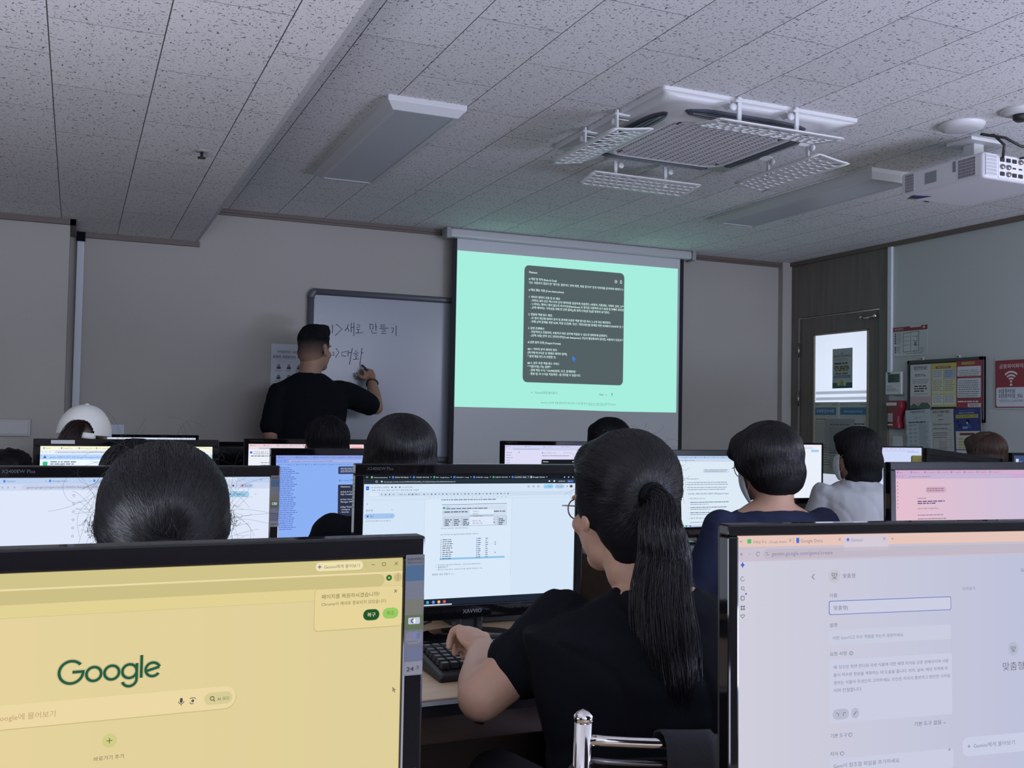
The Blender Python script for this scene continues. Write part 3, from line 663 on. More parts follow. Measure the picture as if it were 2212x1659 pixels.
def d_c(P, w, h):
    P.rect(0, 0, w, h, (170, 55, 65), .5); P.rr(w*.2, h*.03, w*.72, h*.08, (205, 180, 80), 2); P.lines(w*.25, h*.045, 150, 190, 1, 9, 8, (120, 60, 40), 3, 2)
    P.rr(w*.03, h*.12, w*.96, h*.33, (205, 208, 210), 1); P.lines(w*.1, h*.2, 280, 330, 4, 22, 8, TX2, 2, 3); P.rr(w*.03, h*.37, w*.96, h*.78, (200, 208, 215), 1); P.lines(w*.08, h*.42, 300, 345, 9, 28, 8, TX, 2, 4)
    P.lines(w*.05, h*.85, 330, 350, 1, 20, 16, (225, 215, 215), 2, 8); P.rect(w*.45, h*.9, w*.96, h*.98, (205, 205, 208), 1); P.lines(w*.5, h*.92, 120, 160, 2, 16, 7, TX, 2, 5)
def d_d(P, w, h):
    P.text(w*.5, h*.07, 30, '직업훈련과정 안내', TX, align='c', bold=1); P.circ(w*.42, h*.19, 16, TX2); P.circ(w*.42, h*.19, 10, (190, 200, 205), 3); P.line([(w*.5, h*.2), (w*.62, h*.17)], 5, TX2); P.lines(w*.12, h*.27, 280, 320, 1, 20, 13, (50, 55, 65), 2, 3)
    P.rect(w*.02, h*.33, w*.04, h*.44, (70, 130, 180), 2); P.rect(w*.02, h*.55, w*.04, h*.75, (110, 150, 100), 2)
    for i in range(7): P.lines(w*.12, h*(.33+.09*i), 50, 64, 2, 14, 7, (90, 130, 160), 2, i); P.lines(w*.32, h*(.33+.09*i), 40, 60, 2, 14, 6, TX2, 2, i+9)
    P.lines(w*.52, h*.3, 120, 170, 34, 15, 5, TX2, 2, 22)
def d_e(P, w, h):
    P.text(w*.45, h*.09, 46, '컴퓨터 채용게임', TX, align='c', maxw=w*.8, bold=1); P.text(w*.42, h*.17, 40, '이벤트', TX, align='c'); P.lines(w*.35, h*.24, 80, 90, 1, 20, 12, (150, 60, 70), 2, 3)
    P.lines(w*.1, h*.36, 290, 310, 1, 20, 9, TX, 2, 3); P.line([(w*.05, h*.33), (w*.95, h*.34)], 3, TX2); P.lines(w*.1, h*.45, 260, 300, 1, 20, 9, TX, 2, 4); P.line([(w*.05, h*.48), (w*.95, h*.49)], 3, TX2); P.lines(w*.1, h*.56, 200, 300, 3, 30, 8, TX, 2, 5)
    P.line([(w*.1, h*.72), (w*.3, h*.7), (w*.6, h*.74), (w*.9, h*.71), (w*.92, h*.92), (w*.1, h*.94), (w*.1, h*.72)], 3, TX2); P.lines(w*.35, h*.76, 120, 160, 6, 22, 7, (150, 110, 115), 2, 6)
def d_f(P, w, h):
    P.rect(0, 0, w, h, (48, 62, 140), .5); P.lines(w*.2, h*.04, 220, 240, 1, 20, 8, (110, 125, 180), 2, 1); P.lines(w*.18, h*.09, 230, 250, 1, 20, 10, (170, 175, 200), 2, 2); P.rect(w*.06, h*.135, w*.9, h*.21, (205, 195, 60), 1); P.text(w*.48, h*.195, 36, '디지털 출판편집 디자인', (60, 60, 40), align='c', maxw=w*.8, bold=1)
    P.circ(w*.13, h*.28, 18, (40, 40, 60), 2); P.rect(w*.15, h*.34, w*.25, h*.41, (30, 40, 90), 2); P.rect(w*.88, h*.28, w*.96, h*.35, (80, 40, 80), 2); P.circ(w*.52, h*.29, 28, (25, 25, 40), 2); P.poly([(w*.42, h*.43), (w*.5, h*.33), (w*.58, h*.34), (w*.66, h*.44)], (40, 100, 180), 3); P.circ(w*.49, h*.32, 14, (200, 190, 195), 4); P.rect(w*.32, h*.4, w*.5, h*.45, (120, 150, 200), 4)
    P.rect(w*.05, h*.5, w*.95, h*.9, (200, 200, 185), 1); P.rect(w*.2, h*.54, w*.75, h*.59, (130, 45, 45), 2); P.lines(w*.15, h*.65, 90, 110, 4, 36, 22, (190, 180, 90), 2, 9); P.rect(w*.05, h*.92, w*.95, h, (205, 208, 212), 1)
poster('white notice with a pink and green drawing, top left on the notice board', 'poster', brect(345, 562, 578, 1052), 'r', draw=d_a, bg=(190, 190, 188), lift=.024)
poster('yellow timetable poster, top middle on the notice board', 'poster', brect(582, 548, 862, 1032), 'r', draw=d_b, bg=(196, 194, 120), lift=.024)
poster('red-bordered timetable poster, top right on the notice board', 'poster', brect(865, 520, 1148, 1045), 'r', draw=d_c, bg=(170, 55, 65), lift=.024)
poster('long pale sheet with columns of text hanging lower left of the notice board', 'poster', brect(312, 1062, 590, 1552), 'r', draw=d_d, bg=(178, 192, 198), tilt=-.06, lift=.03)
poster('white sheet of text hanging below the middle of the notice board', 'poster', brect(584, 1058, 838, 1522), 'r', draw=d_e, bg=(184, 188, 182), tilt=-.03, lift=.026)
poster('blue course poster with a yellow title, lower right of the notice board', 'poster', brect(848, 1048, 1148, 1552), 'r', draw=d_f, bg=(190, 192, 196), tilt=-.03, lift=.026)
def d_wifi(P, w, h):
    P.rr(6, 16, w-6, h-14, (160, 48, 60), 1, 10); P.text(w*.47, h*.19, 50, '공용와이파이', (222, 208, 210), 2, w*.84, align='c', bold=1)
    for r_ in (34, 64, 96): P.arc(w*.47, h*.46, r_, PI*.25, PI*.75, 17, (225, 215, 215), 2)
    P.circ(w*.47, h*.455, 12, (225, 215, 215), 2); P.rect(w*.44, h*.5, w*.5, h*.54, (225, 215, 215), 2)
    P.rr(18, h*.57, w-18, h*.95, (205, 212, 222), 2, 22); P.text(44, h*.675, 46, '3컴퓨터실', (50, 55, 75), 3, bold=1); P.text(44, h*.77, 46, '3컴퓨터실_5G', (50, 55, 75), 3, w-70, bold=1); P.text(56, h*.855, 30, '비밀번호:1234567890', (110, 120, 130), 3, w-90)
poster('red and white public wireless internet poster right of the notice board', 'poster', (2149, 776, 2226, 884), 'r', draw=d_wifi, bg=(178, 186, 188))
# papers on the door glass
def d_n(P, w, h):
    P.poly([(w*.42, h*.14), (w*.5, h*.1), (w*.5, h*.14)], (40, 70, 120), 2); P.text(w*.5, h*.22, 46, '컴퓨터가 달라져요!', (50, 85, 140), align='c', maxw=w*.88, bold=1); P.lines(w*.12, h*.26, 260, 290, 2, 20, 6, TX2, 2, 1)
    P.lines(w*.1, h*.355, 310, 330, 1, 30, 24, (60, 75, 100), 2, 2); P.lines(w*.1, h*.435, 310, 330, 2, 26, 22, (110, 110, 60), 2, 3); P.lines(w*.14, h*.53, 260, 290, 2, 46, 22, (120, 110, 50), 2, 4)
    P.rect(w*.08, h*.68, w*.9, h*.74, (55, 105, 165), 1); P.lines(w*.12, h*.705, 280, 290, 1, 20, 8, (190, 205, 220), 2, 5); P.rect(0, h*.86, w, h, (40, 110, 115), 1)
    for i, x in enumerate((.32, .47, .62)): P.circ(w*x, h*.87, 34, ((205, 190, 110), (120, 170, 150), (200, 195, 150))[i], 2, 44)
s5 = lambda x, y: (1730+x/5.925, 700+y/5.925)
def drect(x0, y0, x1, y1): a = s5(x0, y0); b = s5(x1, y1); return (a[0], a[1], b[0], b[1])
poster('narrow white notice with a teal base taped to the bright door glass', 'notice', drect(408, 322, 662, 825), 'r', draw=d_n, bg=(170, 185, 180), lift=-.014)
def d_hd(txt, wide):
    def f(P, w, h):
        P.rr(w*.14 if not wide else w*.04, h*.075, w*.9 if not wide else w*.96, h*.18, (60, 130, 180), 1, 6); P.text(w*.5, h*.145, 40, txt, (205, 220, 230), align='c', maxw=w*.66, bold=1); P.line([(w*.04, h*.2), (w*.98, h*.2)], 3, (170, 180, 170))
        P.lines(w*.05, h*.03, 120, 140, 1, 9, 6, TX2, 2, 3); P.lines(w*.75, h*.03, 60, 80, 1, 9, 6, (80, 110, 60), 2, 3)
        if not wide:
            P.circ(w*.1, h*.24, 12, (50, 70, 120)); P.lines(w*.16, h*.235, 170, 190, 1, 9, 8, (50, 70, 120), 2, 3); P.lines(w*.1, h*.27, 300, 350, 22, 14, 5, TX2, 2, 6); P.lines(w*.1, h*.6, 200, 350, 9, 24, 6, TX, 2, 8)
        else:
            P.lines(w*.55, h*.3, 150, 170, 2, 26, 11, (40, 45, 55), 2, 3); P.lines(w*.1, h*.42, 250, 350, 14, 22, 5, TX2, 2, 6)
    return f
poster('left sheet with a blue banner on the lower door glass', 'notice', drect(140, 1002, 490, 1900), 'r', draw=d_hd('교육생 준수사항', 0), bg=(188, 196, 178), lift=-.012)
poster('right sheet with a wide blue banner on the lower door glass', 'notice', drect(492, 1000, 852, 1900), 'r', draw=d_hd('컴퓨터실 이용안내 및 주의사항', 1), bg=(186, 194, 182), lift=-.012)
def d_sm(P, w, h): P.lines(w*.15, h*.16, 260, 300, 1, 12, 10, (90, 95, 95), 2, 3); P.lines(w*.12, h*.28, 240, 310, 26, 16, 5, (115, 120, 120), 2, 8)
poster('smaller grey sheet overlapping both banner sheets on the door', 'notice', drect(322, 1212, 684, 1620), 'r', draw=d_sm, bg=(150, 158, 152), lift=-.008)

# ---------------------------------------------------------------- monitors
def new_root_display(P): return P
def monitor(x, y, z0, rz, label, paint, W=.531, H=.299, bt=.024, bs=.021, bb=.034, tilt=-.03, roll=0, base_z=.70, sticker=0, model=0, lit=1.0, group='desktop monitors on the desks', brand=1, tabs=None):
    root = empty('monitor', (x, y, base_z), label, 'monitor', group, rz)
    dz = z0-base_z
    Rm = Matrix.Rotation(tilt, 3, 'X'); E = (tilt, roll, 0)
    def sub(mb, name, bevel=0, par=root, seg=2): return mb.build(name, par, bevel, loc=(0, 0, dz), rot=E, seg=seg)
    # frame ring
    m = MB(); hw = W/2; D = .018
    m.bounds((-hw-bs, -.006, H), (hw+bs, D, H+bt), PLAST); m.bounds((-hw-bs, -.006, -bb), (hw+bs, D, 0), PLAST)
    m.bounds((-hw-bs, -.006, 0), (-hw, D, H), PLAST); m.bounds((hw, -.006, 0), (hw+bs, D, H), PLAST)
    fr = sub(m, 'bezel', .0025)
    m = MB(); m.rings([[Vector((sx*(hw+bs)*k, yy, H/2+sz*(H/2+bt)*k)) for sx, sz in ((-1, -1), (1, -1), (1, 1), (-1, 1))] for k, yy in ((.995, D-.002), (.985, .03), (.6, .055), (.55, .056))], PLASM, False); sub(m, 'back_cover', .004)
    if brand:
        P = Panel(.074, .014, 74, 14, 0); P.text(37, 11, 13, 'XAVVIO', (110, 112, 118), 1, align='c', bold=1); P.mb.build('maker_logo', fr, loc=(0, -.0064, -bb+.0105))
    if model:
        P = Panel(.11, .012, 110, 12, 0); P.text(2, 9, 10, 'X2400EW Plus', (62, 64, 70), 1); P.mb.build('model_print', fr, loc=(-hw+.058, -.0064, H+.007))
    m = MB(); m.bounds((-hw, -.0005, 0), (hw, .004, H), mat('panel_black', (.004, .004, .006), .12, spec=.3)); ds = sub(m, 'display')
    if paint:
        P = Panel(W, H, 1920, 1080, lit); paint(P); o = P.mb.build('screen_image', ds, loc=(0, -.0012, 0))
    m = MB(); m.bounds((-.028, .02, -.09+.01), (.028, .04, H*.45), PLASM)
    m.bounds((-.033, .008, -dz+.02), (-.02, .04, .02), mat('stand_clear', (.05, .05, .05), .1)); m.bounds((.02, .008, -dz+.02), (.033, .04, .02), mat('stand_clear', (0, 0, 0)))
    m.build('stand_neck', root, .003, loc=(0, 0, dz))
    m = MB(); n = 28
    m.rings([[Vector((.13*math.cos(2*PI*i/n)*k, .03+.095*math.sin(2*PI*i/n)*k, zz)) for i in range(n)] for k, zz in ((1, .001), (1, .007), (.93, .013), (.2, .018))], PLAST, True); m.build('stand_base', root)
    if sticker:
        P = Panel(.0185, .112, 42, 330, 0, 0)
        P.rr(0, 0, 42, 330, (88, 90, 94), 0, 4); P.text(21, 16, 10, 'XAVVIO', (50, 52, 56), 1, 38, 'c', 1); P.text(21, 25, 8, '액정모니터', (60, 62, 66), 1, 36, 'c')
        P.rect(1, 30, 41, 72, (44, 82, 112), 1); P.rect(1, 72, 41, 122, (92, 95, 102), 1); P.rect(1, 122, 41, 165, (98, 96, 74), 1); P.rect(1, 165, 41, 205, (74, 94, 42), 1); P.rr(8, 172, 34, 190, (165, 170, 170), 2, 3); P.arc(20, 181, 5, PI/2, PI*1.5, 3, TX, 3); P.rect(20, 176, 23, 187, (225, 225, 225), 3)
        P.rr(3, 210, 39, 245, (102, 104, 110), 1); P.rect(18, 215, 26, 230, (95, 100, 140), 2); P.rect(28, 215, 35, 230, (80, 85, 130), 2); P.rect(6, 236, 30, 239, (90, 92, 96), 2); P.rect(1, 252, 41, 290, (82, 88, 108), 1); P.rect(1, 292, 41, 328, (112, 112, 116), 1); P.text(14, 318, 17, '24', (40, 42, 46), 2, 20, 'c', 1); P.text(31, 311, 8, '형', (40, 42, 46), 2, 9, 'c'); P.line([(26, 314), (37, 314)], 1, TX)
        P.mb.build('spec_sticker', fr, loc=(hw+bs*.5, -.0068, H-.112+.003))
        m = MB()
        for i in range(8): m.bounds((hw+.006, -.0072, .012+i*.013), (hw+.015, -.0064, .0135+i*.013), mat('button_mark', (.05, .05, .055), .4))
        m.build('button_marks', fr)
    return root

def grad(c1, c2, t): return tuple(int(a+(b-a)*t) for a, b in zip(c1, c2))
def back(P, c1, c2=None, n=24, L=0, box=(0, 0, 1920, 1080)):
    if c2 is None: P.rect(*box, c1, L); return
    for i in range(n):
        a = box[0]+(box[2]-box[0])*i/n; b = box[0]+(box[2]-box[0])*(i+1)/n; P.rect(a, box[1], b, box[3], grad(c1, c2, i/(n-1)), L)

# nearest left: search page on a warm screen
def google(P, cx, base, s, col, halo):
    """lettering of the search page, x-height s"""
    r = s/2; wd = s*.19
    for wk, c_, L in ((1.7, halo, 2), (1, col, 3)):
        w_ = wd*wk
        x = cx-s*2.85; R = s*.80; cy = base-R+wd*.3
        P.arc(x, cy, R, PI*.22, PI*2-.08, w_, c_, L, 30); P.line([(x+R*.1, cy), (x+R+w_*.5, cy)], w_, c_, L)
        xo = x+R+s*.72
        for k in range(2): P.arc(xo+k*s*1.22, base-r, r, 0, 2*PI, w_, c_, L, 28)
        xg = xo+2.44*s; P.arc(xg, base-r, r, 0, 2*PI, w_, c_, L, 28); P.line([(xg+r, base-s-wd*.3), (xg+r, base+r*.25)], w_, c_, L); P.arc(xg, base+r*.2, r, PI*1.1, 2*PI, w_, c_, L, 18)
        xl = xg+s*.82; P.line([(xl, base-s*1.62), (xl, base+wd*.3)], w_, c_, L)
        xe = xl+s*.80; P.arc(xe, base-r, r, .35, 2*PI-.6, w_, c_, L, 26); P.line([(xe-r*.9, base-r*.82), (xe+r*.95, base-r*1.32)], w_, c_, L)
def paint_search(P):
    back(P, (233, 213, 158), (223, 207, 154)); P.rect(0, 0, 1920, 46, (208, 196, 138), 1); P.rect(0, 46, 1920, 50, (238, 222, 172), 1)
    P.rect(0, 50, 1920, 94, (226, 208, 152), 1); P.rr(-50, 52, 1858, 92, (204, 192, 134), 2, 20)
    P.rect(0, 94, 1920, 130, (226, 210, 148), 1); P.rect(0, 129, 1920, 131, (212, 198, 140), 2)
    k = (124, 112, 84)
    P.rr(1624, 6, 1782, 34, (238, 226, 178), 2, 12); P.poly([(1637, 12), (1640, 20), (1637, 28), (1634, 20)], (150, 100, 160), 3); P.poly([(1629, 20), (1637, 17), (1645, 20), (1637, 23)], (110, 110, 190), 3); P.text(1651, 26, 16, 'Gemini에게 물어보기', k, 3, fit=122)
    P.rect(1790, 14, 1791.5, 28, (190, 176, 124), 2); P.line([(1812, 20), (1823, 20)], 2, k); P.line([(1849, 15), (1860, 15), (1860, 25), (1849, 25), (1849, 15)], 2, k); P.line([(1892, 14), (1903, 25)], 2, k); P.line([(1903, 14), (1892, 25)], 2, k)
    P.circ(1873, 66, 10, (50, 100, 50), 3); P.circ(1873, 66, 4, (150, 200, 110), 4); P.circ(1904, 66, 15, (206, 188, 136), 3)
    for i in range(3): P.circ(1904, 60+6*i, 1.6, k, 4)
    P.rr(1622, 92, 1921, 230, (200, 186, 130), 3, 13); P.rr(1624, 93, 1921, 227, (230, 212, 154), 4, 12)
    P.text(1645, 124, 19, '페이지를 복원하시겠습니까?', (104, 98, 70), 5, fit=196); P.text(1645, 147, 15, 'Chrome이 제대로 종료되지 않았습니다.', (116, 108, 80), 5, fit=222)
    P.line([(1892, 106), (1901, 116)], 2, TX, 5); P.line([(1901, 106), (1892, 116)], 2, TX, 5)
    P.rr(1786, 167, 1842, 204, (60, 110, 60), 5, 18); P.rr(1788, 169, 1840, 202, (36, 84, 44), 6, 16); P.text(1814, 191, 16, '복구', (225, 225, 170), 7, None, 'c', 1)
    P.rr(1853, 166, 1908, 202, (152, 202, 98), 5, 18); P.text(1880, 189, 15, '취소', (100, 120, 70), 6, None, 'c')
    google(P, 1018, 330, 41, (38, 92, 68), (192, 180, 130))
    P.rr(650, 381, 1382, 452, (204, 186, 132), 1, 36); P.rr(651, 380, 1380, 449, (236, 216, 164), 2, 34)
    P.text(700, 424, 22, 'Google에 물어보기', (190, 160, 122), 3, fit=165); P.rr(1284, 396, 1370, 434, (216, 204, 150), 3, 19)
    P.text(1324, 422, 18, 'AI 모드', (84, 90, 78), 4, fit=38); P.circ(1308, 414, 7, (84, 90, 78), 4); P.circ(1308, 414, 4.5, (216, 204, 150), 5); P.line([(1312, 419), (1317, 424)], 2.5, (84, 90, 78), 4)
    P.rr(1212, 404, 1220, 419, (70, 80, 76), 3, 4); P.arc(1216, 414, 8, PI, 2*PI, 2, (70, 80, 76), 3); P.line([(1216, 422), (1216, 428)], 2, (70, 80, 76), 3)
    g = (90, 96, 84); P.circ(1250, 416, 4.5, g, 3); P.line([(1241, 409), (1245, 407), (1255, 407), (1259, 411)], 2.2, g, 3); P.line([(1241, 420), (1245, 425), (1253, 425)], 2.2, g, 3)
    P.circ(1013, 512, 21, (208, 206, 134), 2); P.line([(1005, 512), (1021, 512)], 2.2, (84, 100, 72), 3); P.line([(1013, 504), (1013, 520)], 2.2, (84, 100, 72), 3); P.text(1013, 568, 15, '바로가기 추가', (112, 104, 78), 2, None, 'c')
    P.poly([(1893, 430), (1893, 448), (1897, 444), (1901, 451), (1904, 449), (1901, 443), (1906, 442)], (150, 138, 104), 3)
monitor(.02, .905, .79, 0, 'nearest left monitor showing a yellow-tinted web search page', paint_search, tilt=-.0, roll=0.0, sticker=1, bb=.04, bt=.020)

# nearest right: form page
def paint_form(P):
    back(P, (208, 206, 220), (184, 190, 218)); P.xf = lambda u, v: (u if u < 100 or v < 130 else min(1920, u*1.075-37), v if v < 130 else min(1080, .955*v-22)); P.rect(0, 0, 1920, 46, (230, 198, 186), 1); P.rr(505, 6, 727, 70, (212, 202, 216), 2, 12); P.rect(0, 46, 1920, 106, (200, 192, 206), 1); P.rr(120, 56, 1900, 98, (192, 184, 198), 2, 20)
    g = (140, 130, 150)
    P.line([(12, 20), (17, 26), (22, 20)], 2.5, g, 2); P.rr(46, 14, 64, 32, (80, 190, 110), 2, 3); P.text(70, 32, 20, '이메일 주소 - Google Sheets', g, 2, 160); P.line([(242, 16), (252, 28)], 2, g, 2); P.line([(252, 16), (242, 28)], 2, g, 2)
    P.rr(276, 12, 290, 34, (70, 110, 220), 2, 3); P.text(296, 32, 20, 'Google Docs', g, 2); P.line([(480, 16), (490, 28)], 2, g, 3); P.line([(490, 16), (480, 28)], 2, g, 3); P.line([(262, 12), (262, 36)], 1.5, g, 2)
    P.circ(526, 24, 7, (110, 120, 190), 3); P.text(540, 32, 20, 'Gemini', (150, 145, 170), 3); P.line([(702, 16), (712, 28)], 2, g, 3); P.line([(712, 16), (702, 28)], 2, g, 3); P.text(742, 32, 24, '+', g, 3)
    P.line([(26, 76), (14, 76)], 2.5, g, 2); P.line([(20, 70), (14, 76), (20, 82)], 2.5, g, 2); P.line([(50, 76), (62, 76)], 2, (175, 170, 185), 2); P.arc(96, 76, 8, .4, 5.6, 2.5, g, 2); P.line([(130, 72), (142, 72)], 2.5, g, 3); P.line([(134, 80), (146, 80)], 2.5, g, 3)
    P.text(160, 84, 23, 'gemini.google.com/gems/create', (140, 132, 158), 3)
    k = (110, 112, 130)
    P.poly([(24, 134), (30, 148), (24, 162), (18, 148)], (70, 90, 200), 2); P.poly([(12, 148), (24, 143), (36, 148), (24, 153)], (70, 90, 200), 2)
    P.arc(24, 208, 9, 1, 6.0, 2.5, k, 2); P.circ(24, 248, 8, k, 2); P.circ(24, 248, 5.5, (206, 204, 218), 3); P.line([(29, 254), (34, 260)], 2.5, k, 2); P.rr(15, 280, 33, 300, k, 2, 5); P.rr(18, 283, 30, 297, (206, 204, 218), 3, 4); P.circ(39, 272, 4, (60, 90, 230), 3)
    for a in (0, 1):
        for b in (0, 1): P.rr(15+11*a, 322+11*b, 23+11*a, 330+11*b, k, 2, 2)
    P.line([(14, 364), (24, 376), (34, 364), (28, 360), (24, 364), (20, 360), (14, 364)], 2.5, k, 2)
    P.line([(372, 196), (360, 208), (372, 220)], 3, k, 2)
    P.circ(462, 208, 27, (196, 196, 206), 1, 31); P.text(462, 220, 34, '맞', (110, 112, 124), 2, None, 'c'); P.text(498, 216, 22, '맞춤형', k, 2)
    P.text(438, 300, 20, '이름', k, 2)
    P.rr(436, 316, 1010, 378, (104, 118, 192), 1, 8); P.rr(439, 319, 1007, 375, (204, 206, 226), 2, 6); P.text(456, 356, 22, '맞춤형|', k, 3)
    P.text(438, 430, 20, '설명', k, 2); P.rr(436, 444, 1008, 510, (202, 204, 224), 1, 8); P.text(452, 486, 23, '어떤 Gem이고 무슨 역할을 하는지 설명하세요.', (130, 132, 150), 2, fit=330)
    P.text(438, 556, 20, '요청 사항', k, 2); P.circ(536, 550, 9, k, 2); P.circ(536, 550, 7, (196, 200, 222), 3); P.line([(536, 546), (536, 555)], 2, k, 4)
    P.rr(436, 574, 1010, 850, (203, 205, 226), 1, 8)
    for i, s_ in enumerate(('예: 당신은 천연 잔디와 자생 식물에 대한 배경 지식을 갖춘 원예사이며 사람', '들이 저수분 정원을 계획하는 데 도움을 줍니다. 위치, 날씨, 해당 지역에 자', '생하는 식물이 무엇인지 고려하세요. 당신은 지식이 풍부하고 편안한 스타일', '이며 친절합니다.')):
        P.text(454, 614+i*34, 19, s_, (122, 124, 142), 2, fit=(540, 536, 548, 132)[i])
    P.rr(450, 790, 524, 836, (184, 186, 206), 2, 22); P.rr(534, 790, 570, 836, (184, 186, 206), 2, 22); P.arc(470, 814, 7, -1, 2.4, 2.5, k, 3); P.arc(504, 814, 7, .7, 4.2, 2.5, k, 3); P.line([(545, 820), (558, 806)], 3, k, 3)
    P.text(980, 890, 22, '기본 도구 없음 ⌄', k, 2, None, 'r'); P.text(438, 912, 20, '기본 도구', k, 2); P.circ(530, 906, 9, k, 2); P.circ(530, 906, 7, (196, 200, 222), 3)
    P.text(438, 990, 20, '지식', k, 2); P.circ(492, 984, 9, k, 2); P.circ(492, 984, 7, (196, 200, 222), 3); P.rr(436, 1004, 1012, 1090, (203, 205, 226), 1, 8); P.text(452, 1044, 22, 'Gem이 참조할 파일을 추가하세요.', (128, 130, 148), 2); P.text(985, 1018, 28, '+', k, 2)
    P.text(1064, 290, 18, '미리보기', (140, 142, 160), 2); P.circ(1316, 570, 26, (180, 186, 206), 1, 32); P.text(1316, 584, 32, '맞', (110, 112, 124), 2, None, 'c'); P.text(1316, 666, 42, '맞춤형', (115, 118, 134), 2, None, 'c')
    P.rr(1058, 960, 1700, 1046, (202, 206, 228), 1, 30); P.text(1080, 1012, 30, '+', k, 2); P.text(1110, 1010, 24, 'Gemini에게 물어보기', (132, 134, 154), 2); P.text(1360, 212, 20, 'Gemini', k, 2)
monitor(.9605, .910, .7925, -.13, 'nearest right monitor showing a pale lavender form page', paint_form, tilt=-.02, bt=.0135, bs=.0135, bb=.034, brand=0)

# second row centre: document editor
def paint_doc(P):
    W1 = (214, 229, 246); back(P, (212, 229, 247)); P.xf = lambda u, v: (u if v < 250 else u*.97-14+.012*min(u, 1200)*(u < 100), v*.78 if v < 100 else 78+(v-100)*.805 if v < 250 else .865*v-17 if v < 1024 else v); P.rect(0, 0, 1920, 100, (24, 30, 38), 1); P.rect(0, 48, 1920, 100, (40, 50, 62), 2); P.circ(24, 28, 12, (90, 100, 112), 3)
    wt = (220, 230, 240)
    tabs = ['Custom Instructions', '업무용 작성 매뉴얼', '구매 발주 관리 자동', '재고 - Google Sheets', '네이버 블로그 - Google', '프리랜 정리 - Google', '프롬프트 텍스트화', 'AI 효과적인 사용법', 'Google Gemini']
    cs = [(110, 190, 110), (70, 130, 240), (70, 130, 240), (60, 180, 120), (70, 130, 240), (70, 130, 240), (60, 180, 120), (70, 130, 240), (200, 200, 220)]
    for i, s_ in enumerate(tabs): x = 56+i*178; P.rr(x, 18, x+17, 40, cs[i], 3, 4); P.text(x+24, 36, 21, s_, wt, 3, 116, bold=1); P.line([(x+154, 24), (x+162, 32)], 2.5, wt, 3); P.line([(x+162, 24), (x+154, 32)], 2.5, wt, 3)
    P.rr(1326, 8, 1500, 50, (40, 50, 62), 2, 10)
    for x in (1812, 1852, 1894): P.circ(x, 30, 6, wt, 3)
    P.arc(106, 74, 9, .4, 5.8, 3, wt, 3); P.circ(148, 74, 8, wt, 3); P.text(166, 82, 23, 'docs.google.com/document/d/1BMmKD7QGq5R5p_aTx1QZcOm0IqowoNno0E1bAo0/edit?tab=t.0', wt, 3, 620)
    P.circ(1664, 74, 8, wt, 3); P.circ(1712, 74, 9, wt, 3); P.text(1750, 82, 20, '시크릿 모드', wt, 3, 70, bold=1); P.rr(1836, 58, 1908, 92, (40, 80, 160), 3, 16); P.text(1846, 82, 20, '새로고침', wt, 4, 46)
    P.rr(18, 122, 44, 160, (50, 110, 230), 2, 4); P.rect(24, 140, 38, 143, W1, 3); k = (80, 92, 112)
    P.text(62, 140, 26, 'AI 효과적인 사용법', k, 2, 150); P.text(66, 168, 20, '파일  수정  보기  삽입  서식  도구  확장 프로그램  도움말', k, 2, 400)
    P.text(320, 138, 18, 'Drive에 저장됨', k, 2, 92)
    for x in (236, 268, 302): P.circ(x, 132, 7, k, 2)
    for x in (1466, 1512, 1560): P.circ(x, 132, 10, k, 2); P.circ(x, 132, 7, W1, 3)
    P.rr(1608, 110, 1706, 154, (150, 208, 240), 2, 20); P.text(1650, 140, 20, '공유', k, 3); P.rr(1720, 110, 1812, 154, (176, 200, 240), 2, 20); P.text(1744, 140, 20, '업그레이드', k, 3, 56); P.poly([(1840, 122), (1846, 132), (1840, 142), (1834, 132)], (60, 90, 200), 2); P.circ(1880, 132, 15, (90, 80, 80), 2)
    P.rr(26, 184, 1900, 226, (204, 220, 240), 1, 20); P.rr(36, 188, 130, 222, (220, 232, 248), 2, 16)
    for i, x in enumerate(range(150, 1300, 33)):
        if x in (282, 315, 480): continue
        P.rr(x-5, 199, x+5, 212, (96, 108, 130), 3, 2) if i % 3 else P.line([(x-6, 211), (x, 199), (x+6, 211)], 3, (96, 108, 130), 3)
    P.text(290, 212, 18, '100%', k, 3); P.text(390, 212, 18, '일반 텍스트', k, 3)
    for i in range(19): P.text(560+i*38, 244, 14, str(abs(i-2) or 1), k, 2)
    P.line([(0, 256), (1900, 250)], 1.5, (180, 198, 222), 2); P.line([(552, 252), (552, 1010)], 2, (186, 202, 226), 2); P.line([(1366, 250), (1366, 1010)], 2, (186, 202, 226), 2); P.rect(553, 252, 1365, 1030, (217, 233, 250), 1)
    P.line([(54, 294), (42, 294)], 2.5, k, 2); P.line([(48, 288), (42, 294), (48, 300)], 2.5, k, 2); P.text(36, 362, 20, '문서 탭', k, 2); P.text(256, 358, 22, '+', k, 2)
    P.rr(24, 384, 288, 432, (164, 198, 238), 2, 24); P.rr(46, 400, 60, 416, (60, 90, 170), 3, 2); P.text(74, 416, 20, '탭 1', (50, 80, 150), 3); P.circ(262, 408, 3, k, 3); P.text(36, 458, 18, '문서에 추가한 제목이 여기 표시됩니다.', k, 2, 224)
    P.lines(700, 260, 500, 560, 1, 10, 7, k, 2, 4)
    P.line([(706, 310), (1318, 306)], 4, k, 2); P.rect(712, 320, 1318, 520, (208, 222, 240), 1.5); P.rr(716, 334, 740, 350, (40, 170, 120), 3, 3); P.text(748, 338, 16, '재고', k, 3); P.lines(748, 345, 370, 390, 1, 10, 8, k, 3, 5); P.rr(712, 368, 960, 396, (196, 212, 232), 2, 12); P.lines(730, 376, 210, 226, 1, 9, 9, k, 3, 8); P.lines(1190, 376, 110, 120, 1, 9, 9, k, 3, 8)
